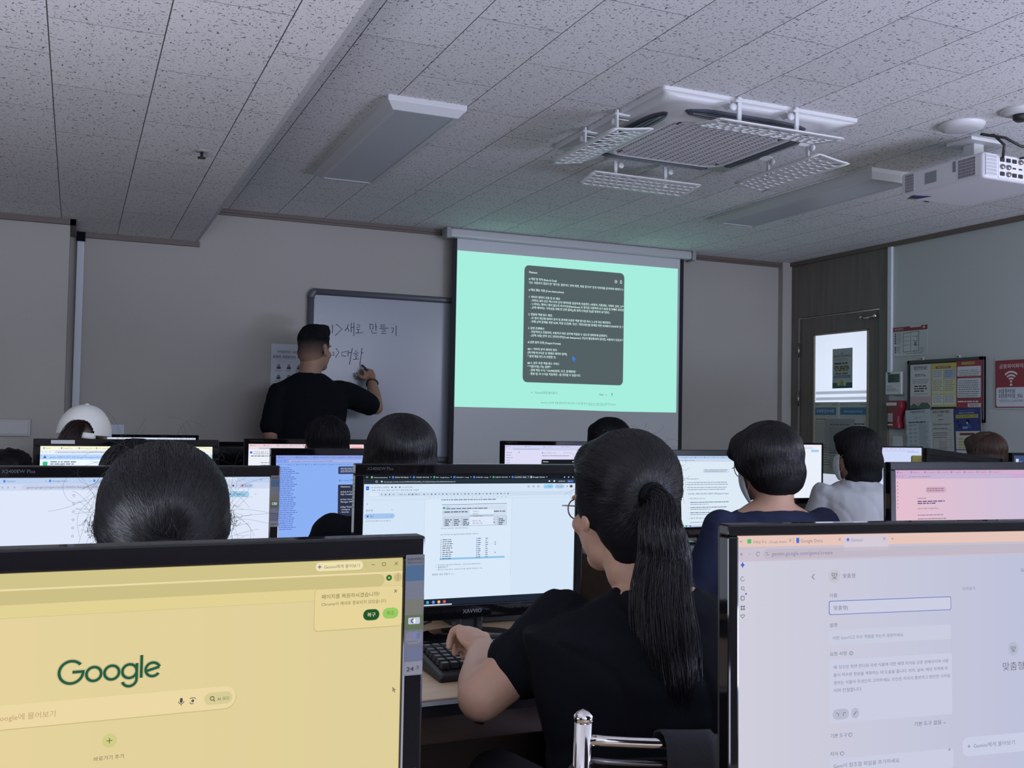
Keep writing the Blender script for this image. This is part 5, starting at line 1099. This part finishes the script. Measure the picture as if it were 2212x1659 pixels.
def shell_hair(mb, kind, f, R, s):
    e = lambda p, r, rr=None: mb.ell(f(*p), [q*s for q in r], HAIR, rr or R, 28)
    if kind == 'capped': e((0, -.03, .015), (.082, .090, .070)); e((0, -.045, -.035), (.074, .058, .062))
    if kind == 'tied': e((0, -.027, .040), (.090, .101, .093)); e((0, -.048, -.028), (.078, .062, .068)); e((.066, -.02, .01), (.026, .05, .05)); e((-.066, -.02, .01), (.026, .05, .05)); e((0, -.05, -.07), (.055, .042, .045)); e((0, .020, .075), (.070, .058, .048))
    if kind == 'bob':
        e((0, -.026, .030), (.110, .114, .108)); e((0, -.042, -.040), (.104, .086, .075)); e((.078, .004, .012), (.030, .052, .056)); e((-.078, .004, .012), (.030, .052, .054)); e((0, .035, .075), (.085, .065, .048)); e((0, -.055, -.075), (.088, .062, .045)); e((-.03, .075, .05), (.055, .025, .030)); e((.03, .075, .05), (.055, .025, .030))
    if kind == 'wavy':
        e((0, -.020, .045), (.094, .108, .090)); e((0, -.045, -.03), (.100, .085, .085)); e((.074, -.025, -.03), (.028, .044, .075)); e((-.074, -.030, -.02), (.027, .040, .07)); e((0, -.06, -.10), (.092, .062, .045)); e((.06, -.03, -.115), (.042, .045, .035)); e((-.06, -.03, -.115), (.042, .045, .035)); e((0, .035, .075), (.075, .06, .04)); e((.085, -.05, -.10), (.03, .03, .03))
    if kind == 'long':
        e((0, -.022, .042), (.096, .108, .092)); e((0, -.045, -.04), (.098, .080, .095)); e((.075, -.01, -.03), (.030, .050, .09)); e((-.075, -.01, -.03), (.030, .05, .09)); e((0, .035, .075), (.075, .06, .042)); e((0, -.07, -.15), (.100, .055, .10)); e((.07, -.03, -.16), (.035, .045, .10)); e((-.07, -.03, -.16), (.035, .045, .10)); e((0, -.08, -.26), (.095, .045, .09))
    if kind == 'short': e((0, -.018, .045), (.084, .102, .083)); e((0, -.045, -.01), (.080, .062, .07)); e((0, .03, .075), (.07, .058, .045)); e((0, -.05, -.05), (.06, .045, .045))
    if kind == 'curly':
        e((0, -.02, .045), (.10, .112, .09)); e((0, -.05, -.03), (.10, .08, .09)); r = random.Random(2)
        for i in range(60):
            a, b = r.uniform(0, 2*PI), r.uniform(-.2, 1); q = math.sqrt(1-b*b) if abs(b) < 1 else 0; e((.098*q*math.cos(a), -.02+.10*q*math.sin(a), .04+.09*b), (.017, .017, .015))
    if kind == 'undercut': e((0, -.014, .052), (.0735, .0925, .070)); e((0, .030, .090), (.058, .056, .040)); e((0, -.015, .088), (.060, .066, .042)); e((-.005, .060, .112), (.042, .026, .020))
def strands(name, shell, f, R, s, parent, m_, n, kind, rad=.0007, seed=1, tie=None, stuff=True, lift=.0012, wav=.009, part=0.0):
    dg = None; me = shell.data
    bvh = BVHTree.FromPolygons([v.co for v in me.vertices], [tuple(p.vertices) for p in me.polygons])
    r = random.Random(seed); mb = MB(); c = f(0, -.02, .02)
    for i in range(n):
        if tie is not None:
            a = r.uniform(-PI, PI); el = r.uniform(-.55, 1.0) if abs(a) > 1.7 else r.uniform(-.1, 1.0)
            d0 = Vector((math.sin(a)*math.cos(el*1.4), math.cos(a)*math.cos(el*1.4), math.sin(el*1.4)))
            if d0.y > .2: d0 = Vector((d0.x, .75+.2*r.random(), .55+.4*r.random()))
            d1 = Vector((tie[0]+r.gauss(0, .012), tie[1], tie[2]+r.gauss(0, .012)))-Vector((0, -.02, .02)); d0.normalize(); d1.normalize()
        else:
            a = r.uniform(0, 2*PI); d0 = Vector((part+r.gauss(0, .10), -.25+r.gauss(0, .25), 1)).normalized()
            lo = {'bob': -.95, 'wavy': -1.3, 'long': -1.25, 'short': -.45, 'undercut': -.0, 'curly': -.4}[kind]
            fr = math.sin(a); low = lo*(1.0 if fr < .45 else .15)+r.uniform(-.15, .15) if fr < .8 else .55
            d1 = Vector((math.cos(a), math.sin(a), low)).normalized()
        t0, t1 = r.uniform(0, .35), r.uniform(.75, 1.0); pts = []; ph = r.uniform(0, 6); off = lift*r.uniform(.2, 2.4)*s; om = d0.angle(d1, .01); axis = d0.cross(d1)
        if axis.length < 1e-4: continue
        axis.normalize()
        for j in range(12):
            t = t0+(t1-t0)*j/11; d = (d0*math.sin((1-t)*om)+d1*math.sin(t*om))/max(math.sin(om), .05)
            d = d+axis*wav*math.sin(ph+t*5); dw = (R @ d).normalized()
            h, nn, _, _ = bvh.ray_cast(c+dw*.6*s, -dw)
            if h is None: break
            pts.append(h+dw*(off+.0008*math.sin(t*PI)))
        if len(pts) > 4: mb.tube(pts, [rad*s*(.4+.6*math.sin(PI*min(1, (k+1.5)/len(pts)))) for k in range(len(pts))], m_, 4, False)
    o = mb.build(name, parent)
    if stuff: o['kind'] = 'stuff'
    return o
def flyaways(f, R, s, parent, n, m_, seed=3, L=.07, zlo=-.08, zhi=.14, amp=1):
    r = random.Random(seed); mb = MB()
    for i in range(n):
        a = r.uniform(0, 2*PI); z = r.uniform(zlo, zhi); k = math.sqrt(max(.05, 1-((z-.04)/.098)**2))
        p = Vector((.092*k*math.cos(a), -.027+.100*k*math.sin(a), z)); nrm = Vector((p.x, p.y+.027, .8*(z-.04))).normalized()
        tan = nrm.cross(Vector((r.gauss(0, 1), r.gauss(0, 1), r.gauss(0, 1)))).normalized()
        d = (tan+nrm*r.uniform(.1, .55)).normalized(); ax = Vector((r.gauss(0, 1), r.gauss(0, 1), r.gauss(0, 1))).normalized(); w_ = r.uniform(-.42, .42)*amp; ll = L*r.uniform(.35, 1.0); pts = [p*.985]; N = 12
        for j in range(N):
            d = (Matrix.Rotation(w_+r.gauss(0, .10), 3, ax) @ d-Vector((0, 0, .03))).normalized(); p = p+d*ll/N; pts.append(p.copy())
        mb.tube([f(*q) for q in pts], 0.00015*s, m_, 3, False)
    o = mb.build('flyaway_hair', parent); o['kind'] = 'stuff'; return o
def torso(mb, secs, m_=SKIN, n=28):
    """secs: (centre, rx, ry, yaw)"""
    rr = []
    for c, rx, ry, yw in secs:
        c = Vector(c); cs, sn = math.cos(yw), math.sin(yw)
        rr.append([c+Vector((rx*math.cos(t)*cs-ry*math.sin(t)*sn, rx*math.cos(t)*sn+ry*math.sin(t)*cs, 0)) for t in [2*PI*i/n for i in range(n)]])
    mb.rings(rr, m_)
def person(label, head, yaw=0, pitch=0, roll=0, kind='short', shirt=BLACK, hairm=None, s=1.0, voxel=.009, group=None, byaw=0, sh=None, arms=None, skin=SKIN, nstr=150, tie=None, drop=.185, shw=.170, lean=.0, girth=1.0, name='person', wr=.0025, seat=.46, long_sleeve=0, neckopen=0, sleeve_r=.062, extra=None, part=0.0, rad=.0009, sleeve=.72, arm_r=.040):
    hairm = hairm or HAIR; h = Vector(head); R = Matrix.Rotation(yaw, 3, 'Z') @ Matrix.Rotation(-pitch, 3, 'X') @ Matrix.Rotation(roll, 3, 'Y')
    B = Matrix.Rotation(byaw, 3, 'Z'); sc = Vector(sh) if sh else h+B @ Vector((0, -.045-lean, -drop)); pel = Vector((sc.x, sc.y-.06, seat+.08))
    root = empty(name, (pel.x, pel.y, 0), label, 'person', group); inv = Vector((-pel.x, -pel.y, 0))
    bd = MB(); f = head_blobs(bd, h, R, s); bd.cap(f(0, -.025, -.09), .05*s, sc+Vector((0, .0, .02)), .056)
    def T(mb, g, m_, top=1):
        op = neckopen and m_ is not SKIN
        secs = [((pel.x, pel.y, seat+.0), .165*g*girth, .125*g*girth, byaw), ((pel.x, pel.y, seat+.10), .17*g*girth, .125*g*girth, byaw)]
        for t_, rx, ry in ((.45, .15, .108), (.75, .165, .118), (.93, .175, .105)):
            c = pel.lerp(sc, t_); c.z = seat+.1+(sc.z-seat-.1)*t_; secs.append((c, (rx+(shw-.165))*g*girth, ry*g*girth, byaw))
        secs.append(((sc.x, sc.y, sc.z+.004), (.12+(shw-.165))*g, .082*g, byaw)); secs.append(((sc.x, sc.y+.004, sc.z+(.014 if op else .035)), (.088 if op else .070)*g, (.078 if op else .064)*g, byaw))
        torso(mb, secs, m_)
    T(bd, .90, SKIN)
    A = []
    for k in (-1, 1):
        if arms and arms.get(k): A.append((k, [Vector(q) for q in arms[k][:3]], arms[k][3]))
        else:
            sj = sc+B @ Vector((k*shw, 0, -.045)); el = sj+B @ Vector((k*.06, .06, -.25)); wr_ = el+B @ Vector((-k*.06, .22, .0)); wr_.z = .745; A.append((k, [sj, el, wr_], None))
    for k, (sj, el, wr_), hd in A:
        bd.cap(sj, arm_r+.006, el, arm_r-.002); bd.cap(el, arm_r-.002, el.lerp(wr_, .30), arm_r-.001); bd.cap(el.lerp(wr_, .30), arm_r-.001, wr_, .026)
        d = (wr_-el).normalized()
        if hd: hand(bd, wr_, **hd)
        else: hand(bd, wr_, (d*Vector((1, 1, .2))), Vector((0, 0, 1)), Vector((-k, 0, 0)))
    kn = []
    for k in (-1, 1):
        hip = pel+B @ Vector((k*.09, .02, -.03)); knee = hip+B @ Vector((k*.04, .42, -.0)); ank = knee+B @ Vector((0, .02, -knee.z+.09)); kn.append((k, hip, knee, ank))
        bd.cap(hip, .06, knee, .045); bd.cap(knee, .045, ank, .035)
    def shift(mb): mb.v = [tuple(Vector(v)+inv) for v in mb.v]; return mb
    f_ = lambda x, y, z: f(x, y, z)+inv
    body = remesh('body', shift(bd), voxel, skin, root, 3)
    eyes(f_, R, s, root)
    st = MB(); T(st, 1.0, shirt)
    for k, (sj, el, wr_), hd in A:
        e_ = sj.lerp(el, sleeve if not long_sleeve else 1.0); st.cap(sj, arm_r+.020, sj.lerp(el, .4), sleeve_r*.98); st.cap(sj.lerp(el, .4), sleeve_r*.98, e_, sleeve_r)
    sv = remesh('shirt', shift(st), voxel*1.1, shirt, root, 5, wr)
    tr_ = MB()
    torso(tr_, [((pel.x, pel.y, seat-.03), .165*girth, .14, byaw), ((pel.x, pel.y, seat+.06), .172*girth, .13, byaw)])
    for k, hip, knee, ank in kn: tr_.cap(hip, .085, knee, .062); tr_.cap(knee, .062, ank, .05)
    remesh('trousers', shift(tr_), .014, TROU, root, 3)
    for k, hip, knee, ank in kn:
        m = MB(); m.cap(ank+Vector((0, -.02, -.05)), .036, ank+B @ Vector((0, .13, -.055)), .032); shift(m); m.build('shoe', root).data.materials[0] = SHOE
    hb = MB(); shell_hair(hb, kind, f_, R, s) if kind else None
    sh_ = None
    if kind:
        sh_ = remesh('hair', hb, min(voxel, .007), (HBB if hairm is HAIRB else HBASE) if nstr else hairm, root, 8, .0012, 60)
        if nstr: strands('hair_strands', sh_, f_, R, s, root, hairm, nstr, kind, rad, tie=tie, part=part)
    return root, f_, R, sh_, inv
def tail(root, pts, rads, n, m_, name='ponytail', seed=5, rad=.0008, spread=1.0):
    mb = MB(); mb.tube(pts, [q*.86 for q in rads], m_, 14); core = remesh(name, mb, .006, m_, root, 5, .003, 50)
    r = random.Random(seed); sm = MB(); N = len(pts); P_ = [Vector(p) for p in pts]
    def cr(t):
        x = t*(N-1); i = min(int(x), N-2); fr = x-i; a = P_[max(i-1, 0)]; b = P_[i]; c = P_[i+1]; d = P_[min(i+2, N-1)]
        return .5*((2*b)+(c-a)*fr+(2*a-5*b+4*c-d)*fr*fr+(3*b-a-3*c+d)*fr**3), rads[i]*(1-fr)+rads[i+1]*fr
    for i in range(n):
        a = r.uniform(0, 2*PI); k = (r.uniform(.80, 1.12) if r.random() < .85 else r.uniform(1.05, 1.28))*spread; t1 = r.uniform(.6, 1.0); ph = r.uniform(0, 6); q = []
        for j in range(12):
            t = t1*j/11*(.999); c, rr = cr(t); dd = (cr(min(1, t+.02))[0]-cr(max(0, t-.02))[0]).normalized(); u = dd.cross(Vector((0, 1, .01))).normalized(); w_ = u.cross(dd)
            aa = a+.25*math.sin(ph+4*t); q.append(c+(u*math.cos(aa)+w_*math.sin(aa))*rr*k*(1+.12*t*math.sin(ph*3)))
        sm.tube(q, rad, m_, 4, False)
    o = sm.build('ponytail_strands', root); o['kind'] = 'stuff'; return core
def glasses(f_, R, root, s=1.0, col=None, r_=.021):
    c_ = col or mat('spectacle_frame', (.05, .04, .04), .25, metal=.6); m = MB()
    for k in (-1, 1):
        m.tube([f_(k*.033+r_*1.15*math.cos(t), 0.094-.012*abs(k*.033+r_*math.cos(t))/.05, -.003+r_*math.sin(t)) for t in [2*PI*i/24 for i in range(25)]], .0013, c_, 6)
        m.tube([f_(k*.060, .090, .004), f_(k*.074, .06, .004), f_(k*.082, .0, .002), f_(k*.082, -.02, -.006)], .0013, c_, 6)
    m.tube([f_(-.010, .095, .002), f_(0, .100, .004), f_(.010, .095, .002)], .0013, c_, 6); m.build('glasses', root)
def mask(f_, root):
    m = MB(); g = []; n = 14
    for j in range(n+1):
        v = j/n; row = []
        for i in range(n+1):
            u = i/n*2-1; th = u*1.18; z = -.010-.098*v; rr = .108-.020*abs(2*v-1)**2-.012*v
            row.append(f_(.074*math.sin(th), .006+rr*math.cos(th)*(1.0-.05*v)-.004*(abs(u)), z+.012*abs(u)*(1-2*v)))
        g.append(row)
    m.add([p for r in g for p in r], [(j*(n+1)+i, (j+1)*(n+1)+i, (j+1)*(n+1)+i+1, j*(n+1)+i+1) for j in range(n) for i in range(n)], mat('mask_cloth', (.62, .64, .68), .8, bump=.2), True)
    o = m.build('face_mask', root); s_ = o.modifiers.new('s', 'SOLIDIFY'); s_.thickness = .0015
    for k in (-1, 1):
        m = MB(); m.tube([f_(k*.066, .05, -.02), f_(k*.080, .0, .006), f_(k*.088, -.02, -.002), f_(k*.082, .0, -.04), f_(k*.064, .046, -.09)], .0012, mat('mask_loop', (.6, .6, .62), .8), 6); m.build('ear_loop', o)

# the ponytailed typist in the middle
hp = at(1338, 1093, d=1.757)
sj = at(1218, 1350, d=1.70); el = at(1040, 1506, d=1.64); wr_ = at(1040, 1408, d=1.89)
hd = dict(d=at(1016, 1360, d=1.985)-wr_, up=Vector((.10, -.45, .9)), side=Vector((.7, .45, -.1)), curl=(1.0, 1.15, 1.2, 1.25), s=1.08)
cen = Vector((hp.x+.03, hp.y-.085, hp.z-.165))
rt, f_, R, sh_, inv = person('person with a long black ponytail and glasses in a black T-shirt, typing at the centre', hp, yaw=.15, pitch=.10, roll=0, kind='tied', s=.99, voxel=.0048, sh=cen, shw=.195, sleeve=.52, arm_r=.042,
    arms={-1: (sj, el, wr_, hd)}, nstr=5200, tie=(-.028, -.124, .014), sleeve_r=.062, girth=1.22, wr=.004, rad=.00042)
# tapered sleeve extension already covers the upper arm; hair tie and tail
m = MB(); tc = f_(-.028, -.126, .014)
for k in range(3): m.tube([tc+R @ Vector((.020*math.cos(t), -.004*k+.002, .020*math.sin(t))) for t in [2*PI*i/16 for i in range(17)]], .0035, BLACK, 8)
m.build('hair_tie', rt)
Pt = [f_(-.026, -.116, .014), f_(-.032, -.145, .000), at(1428, 1140, d=1.585)+inv, at(1436, 1200, d=1.60)+inv, at(1428, 1290, d=1.585)+inv, at(1436, 1380, d=1.56)+inv, at(1450, 1470, d=1.55)+inv, at(1452, 1560, d=1.55)+inv]
tail(rt, Pt, [.018, .021, .028, .033, .038, .040, .036, .016], 2300, HAIR, rad=.00042)
flyaways(f_, R, .99, rt, 130, HAIR, 4, .05, .02, .135, .8)
glasses(f_, R, rt, col=mat('rose_frame', (.30, .16, .13), .25, metal=.8), r_=.018)
# side locks by the far ear
m = MB(); r_ = random.Random(8)
for i in range(70):
    x0 = r_.uniform(.078, .095); q = [f_(x0, -.03-.03*r_.random(), .02), f_(x0+.004, -.05, -.05), f_(x0-.004+.01*r_.random(), -.06, -.11), f_(x0-.01+.03*r_.random(), -.075, -.17)]; m.tube(q, [.0008, .0007, .0006, .0003], HAIR, 4, False)
o = m.build('loose_side_locks', rt); o['kind'] = 'stuff'

# untidy tied hair in front of the left second-row monitor
h4 = at(352, 1152, d=1.47)
rt, f_, R, sh_, inv = person('person with untidy tied black hair seen from behind, in front of the left white screen', h4, yaw=-.06, pitch=.12, kind='tied', s=1.0, voxel=.007, nstr=5600, tie=(.0, -.12, -.03), rad=.00042, seat=.43)
flyaways(f_, R, 1, rt, 260, HAIR, 9, .11, -.07, .13, 1.0)
m = MB(); m.ell(f_(0, -.14, -.04), (.035, .028, .035), HAIR); m.build('hair_bun', rt)
m = MB(); r_ = random.Random(4)
for k in (-1, 1):
    for i in range(22):
        c = f_(k*.088, -.01+r_.gauss(0, .008), .012+r_.gauss(0, .006)); pts = [c+Vector((k*abs(r_.gauss(0, .004)), 0, 0))]; p = pts[0].copy()
        for j in range(6): p = p+Vector((k*r_.uniform(-.003, .005), r_.gauss(0, .004), r_.gauss(0, .005))); pts.append(p.copy())
        m.tube(pts, .0003, HAIR, 3, False)
o = m.build('frizzy_side_hair', rt); o['kind'] = 'stuff'

# third row
h3 = at(288, 948+.137*800, d=2.58+.05)
person('person with smooth dark hair, half hidden behind the untidy-haired person', h3, pitch=.1, kind='short', nstr=250, voxel=.012, s=1.03, seat=.42)
h7 = at(864, 893+.134*772, d=2.80)
person('person with long straight black hair in front of the blue screen', h7, yaw=-.1, kind='long', nstr=3600, voxel=.010, wr=.004, seat=.45, rad=.0006, drop=.15, shw=.20)
h10 = at(1652, 908+.136*690, d=3.16)
rt, f_, R, sh_, inv = person('bob-haired person in a navy top with glasses and white mask', h10, yaw=.22, pitch=.22, roll=-.05, kind='bob', shirt=NAVY, nstr=3600, voxel=.009, s=.95, byaw=-.10, drop=.150, neckopen=1, shw=.180, girth=1.12, wr=.004, rad=.00065, part=.02)
glasses(f_, R, rt, r_=.025); mask(f_, rt)
# fourth row
h2 = at(182, 870+.130*560, d=3.9)
rt, f_, R, sh_, inv = person('person in a white baseball cap at the far left, seen from behind', h2, yaw=-.15, pitch=.04, roll=.06, kind='capped', hairm=mat('hair_dark_brown', (.022, .010, .008), .4), nstr=0, voxel=.012, s=.99)
CW = mat('cap_cotton', (.86, .87, .83), .85, bump=.3, bscale=250); m = MB(); n1, n2 = 120, 44; g = []
for j in range(n2+1):
    ph = PI/2*(1-j/n2)*1.0; row = []
    for i in range(n1):
        a = 2*PI*i/n1; rr = 1+.012*abs(math.cos(3*a))*math.cos(ph)+.010*noise.noise(Vector((math.cos(a)*3, math.sin(a)*3, ph*4)))
        row.append((a, Vector((.098*rr*math.cos(ph)**.9*math.cos(a), -.012+.112*rr*math.cos(ph)**.9*math.sin(a), .005+.118*math.sin(ph)))))
    g.append(row)
vs = [f_(*p) for row in g for a, p in row]; fs = []
for j in range(n2):
    for i in range(n1):
        k = (i+1) % n1; a = 2*PI*(i+.5)/n1; da = abs((a-3*PI/2+PI) % (2*PI)-PI); zz = g[j][i][1].z
        if da < .52 and zz < .062 and ((da/.52)**2+max(0, (zz-.005)/.060)**2) < 1: continue
        fs.append((j*n1+i, j*n1+k, (j+1)*n1+k, (j+1)*n1+i))
m.add(vs, fs, CW, True); cap_ = m.build('baseball_cap', rt); s_ = cap_.modifiers.new('s', 'SOLIDIFY'); s_.thickness = .002
m = MB(); m.ell(f_(0, -.012, .125), (.009, .009, .005), CW); m.build('cap_button', cap_)
m = MB(); pts = [f_(.100*math.cos(a), -.012+.115*math.sin(a), .004-.004*math.cos(a*1)) for a in [3*PI/2-.60+1.2*i/10 for i in range(11)]]
up_ = R @ Vector((0, 0, .011)); m.add([q for p in pts for q in (p-up_, p+up_)], [(2*i, 2*i+2, 2*i+3, 2*i+1) for i in range(10)], CW, True); o = m.build('cap_strap', cap_); s_ = o.modifiers.new('s', 'SOLIDIFY'); s_.thickness = .002
m = MB(); n = 16; g = [[f_((.078-.0*j)*math.sin(t)*(1), .085+(.075*j/6)*math.cos(t)*1.0+.0*j, .004-.018*(j/6)**2-.010*abs(math.sin(t))) for t in [-1.25+2.5*i/n for i in range(n+1)]] for j in range(7)]
m.add([p for r in g for p in r], [(j*(n+1)+i, j*(n+1)+i+1, (j+1)*(n+1)+i+1, (j+1)*(n+1)+i) for j in range(6) for i in range(n)], CW, True); o = m.build('cap_visor', cap_); s_ = o.modifiers.new('s', 'SOLIDIFY'); s_.thickness = .003
HB2 = MATS['hair_dark_brown']
tail(rt, [f_(-.01, -.10, .035), f_(-.02, -.13, .018), f_(-.035, -.14, -.03), f_(-.045, -.14, -.10), f_(-.045, -.13, -.2)], [.024, .028, .032, .036, .02], 500, HB2, rad=.0006)
h6 = at(705, 898+.130*560, d=3.85)
person('person with short black hair directly below the teacher', h6, pitch=.06, kind='short', nstr=250, voxel=.012, s=1.0, hairm=mat('hair_jet', (.006, .006, .008), .6, spec=.3))
h8 = at(1312, 902+.132*480, d=4.55)
person('person whose smooth black crown shows just above the ponytailed head', h8, pitch=.05, kind='long', nstr=250, voxel=.012, s=1.0, hairm=MATS['hair_jet'])
h11 = at(1846, 920+.133*475, d=4.72)
rt, f_, R, sh_, inv = person('person in a light grey T-shirt with wavy black hair and white mask, turned sideways', h11, yaw=.30, pitch=.06, roll=.04, kind='wavy', shirt=GREY, nstr=1800, voxel=.010, s=1.0, byaw=-.30, drop=.140, shw=.172, girth=1.1, wr=.006, hairm=MATS['hair_jet'], rad=.0008)
mask(f_, rt)
h12 = at(2124, 927+.133*440, d=5.40)
person('person with reddish-brown hair beside the notice board, at the right', h12, yaw=.22, pitch=.06, kind='long', nstr=1500, voxel=.012, hairm=HAIRB, rad=.0008, s=.98)
h5 = at(20, 976+.125*455, d=4.8)
person('person with curly dark hair at the far left edge, mostly out of the picture', h5, pitch=.35, kind='curly', nstr=0, voxel=.012, hairm=MATS['hair_jet'], seat=.42, drop=.22)

# the teacher at the whiteboard
def fade_mat(z):
    m = mat('clipped_hair_fade', (.05, .04, .03), .8, spec=.2); n = m.node_tree.nodes; L = m.node_tree.links
    tc = n.new('ShaderNodeTexCoord'); sp = n.new('ShaderNodeSeparateXYZ'); mr = n.new('ShaderNodeMapRange'); cr = n.new('ShaderNodeValToRGB')
    mr.inputs['From Min'].default_value = z-.075; mr.inputs['From Max'].default_value = z+.045
    L.new(tc.outputs['Object'], sp.inputs[0]); L.new(sp.outputs[2], mr.inputs['Value']); L.new(mr.outputs[0], cr.inputs[0])
    cr.color_ramp.elements[0].color = (.33, .20, .14, 1); cr.color_ramp.elements[1].color = (.010, .010, .012, 1)
    e = cr.color_ramp.elements.new(.45); e.color = (.13, .085, .065, 1)
    L.new(cr.outputs[0], n['Principled BSDF'].inputs['Base Color']); return m
def teacher():
    h = at(681, 754, Y=6.04); R = Matrix.Rotation(-.95, 3, 'Z') @ Matrix.Rotation(.02, 3, 'X'); s = 1.13
    sc = at(668, 812, Y=6.02); sc.z -= .005; pel = Vector((sc.x, sc.y-.02, .95))
    root = empty('person', (pel.x, pel.y, 0), 'standing teacher in a black T-shirt writing on the whiteboard', 'person'); inv = Vector((-pel.x, -pel.y, 0))
    bd = MB(); f = head_blobs(bd, h, R, s); bd.cap(f(0, -.025, -.07), .062*s, sc+Vector((0, 0, .0)), .066)
    byw = -.18; B = Matrix.Rotation(byw, 3, 'Z')
    def T(mb, g):
        z0 = sc.z
        torso(mb, [((pel.x, pel.y, .82), .185*g, .135*g, byw), ((pel.x, pel.y, 1.0), .20*g, .14*g, byw), ((pel.x, pel.y, z0-.28), .215*g, .14*g, byw), ((sc.x, sc.y, z0-.12), .235*g, .13*g, byw), ((sc.x, sc.y, z0-.055), .205*g, .10*g, byw), ((sc.x, sc.y, z0-.01), .125*g, .08*g, byw), ((sc.x, sc.y, z0+.022), .080*g, .072*g, byw)])
    T(bd, .9)
    L = [at(597, 852, Y=6.02), at(585, 935, Y=5.98), at(592, 1010, Y=6.08)]; Rr = [at(742, 848, Y=6.02), at(812, 880, Y=6.10), at(803, 822, Y=6.30)]
    for k, (a, b, c) in ((-1, L), (1, Rr)): bd.cap(a, .045, b, .046); bd.cap(b, .045, b.lerp(c, .35), .045); bd.cap(b.lerp(c, .35), .045, c, .030)
    hand(bd, L[2], L[2]-L[1], Vector((-1, 0, 0)), Vector((0, 1, 0)), (.4, .4, .4, .4), 1.05)
    tipp = at(781, 788, Y=6.40)
    w_ = Rr[2]; dd = at(793, 796, Y=6.36)-w_
    hand(bd, w_, dd, Vector((.5, -.9, .3)), Vector((-.9, -.1, -.1)), (1.45, 1.6, 1.7, 1.75), 1.05)
    for k in (-1, 1):
        hip = pel+B @ Vector((k*.10, 0, -.02)); kn = Vector((hip.x, hip.y+.02, .50)); an = Vector((hip.x, hip.y-.02, .09)); bd.cap(hip, .08, kn, .055); bd.cap(kn, .055, an, .04)
    sft = lambda mb: (setattr(mb, 'v', [tuple(Vector(v)+inv) for v in mb.v]), mb)[1]
    f_ = lambda x, y, z: f(x, y, z)+inv
    remesh('body', sft(bd), .0065, SKIN2, root, 2); eyes(f_, R, s, root)
    st = MB(); T(st, 1.03)
    st.cap(L[0]+Vector((.02, 0, 0)), .075, L[0].lerp(L[1], .80), .072); st.cap(Rr[0]-Vector((.03, 0, -.0)), .078, Rr[0].lerp(Rr[1], .25), .082); st.cap(Rr[0].lerp(Rr[1], .25), .082, Rr[0].lerp(Rr[1], .78), .072)
    remesh('shirt', sft(st), .010, BLACK, root, 4, .003)
    tr_ = MB()
    torso(tr_, [((pel.x, pel.y, .80), .18, .13, byw), ((pel.x, pel.y, 1.0), .185, .13, byw)])
    for k in (-1, 1):
        hip = pel+B @ Vector((k*.10, 0, -.06)); kn = Vector((hip.x, hip.y+.02, .50)); an = Vector((hip.x, hip.y-.02, .10)); tr_.cap(hip, .10, kn, .075); tr_.cap(kn, .075, an, .06)
    remesh('trousers', sft(tr_), .014, TROU, root, 3)
    for k in (-1, 1):
        an = pel+B @ Vector((k*.10, -.02, 0))+inv; m = MB(); m.cap(Vector((an.x, an.y-.02, .045)), .042, Vector((an.x, an.y+.17, .038)), .036); m.build('shoe', root).data.materials[0] = SHOE
    hb = MB(); shell_hair(hb, 'undercut', f_, R, s); sh_ = remesh('hair', hb, .006, mat('hair_matt', (.008, .008, .010), .75, spec=.25), root, 3, .003, 90)
    strands('hair_strands', sh_, f_, R, s, root, MATS['hair_matt'], 400, 'undercut', .0011, lift=.002)
    m = MB(); m.ell(f_(0, -.014, .030), (.0765*s, .0945*s, .080*s), SKIN, R, 28); m.ell(f_(0, -.040, -.02), (.068*s, .068*s, .07*s), SKIN, R, 24)
    remesh('clipped_hair', m, .006, fade_mat(h.z), root, 2)
    m = MB(); c = Rr[2].lerp(Rr[1], .12)+inv; ax = (Rr[1]-Rr[2]).normalized(); q = ax.to_track_quat('Z', 'Y').to_matrix()
    m.tube([c+q @ Vector((.036*math.cos(t), .036*math.sin(t), .004*math.sin(2*t))) for t in [2*PI*i/20 for i in range(21)]], .0055, PLASM, 8); m.build('bracelet', root)
    m = MB(); a = tipp; b = at(794, 800, Y=6.315); m.tube([a, a.lerp(b, .1), a.lerp(b, .12), b], [.002, .003, .007, .007], INKB, 12)
    o = m.build('marker_pen'); tag(o, 'blue marker pen held by the teacher against the whiteboard', 'pen')
teacher()
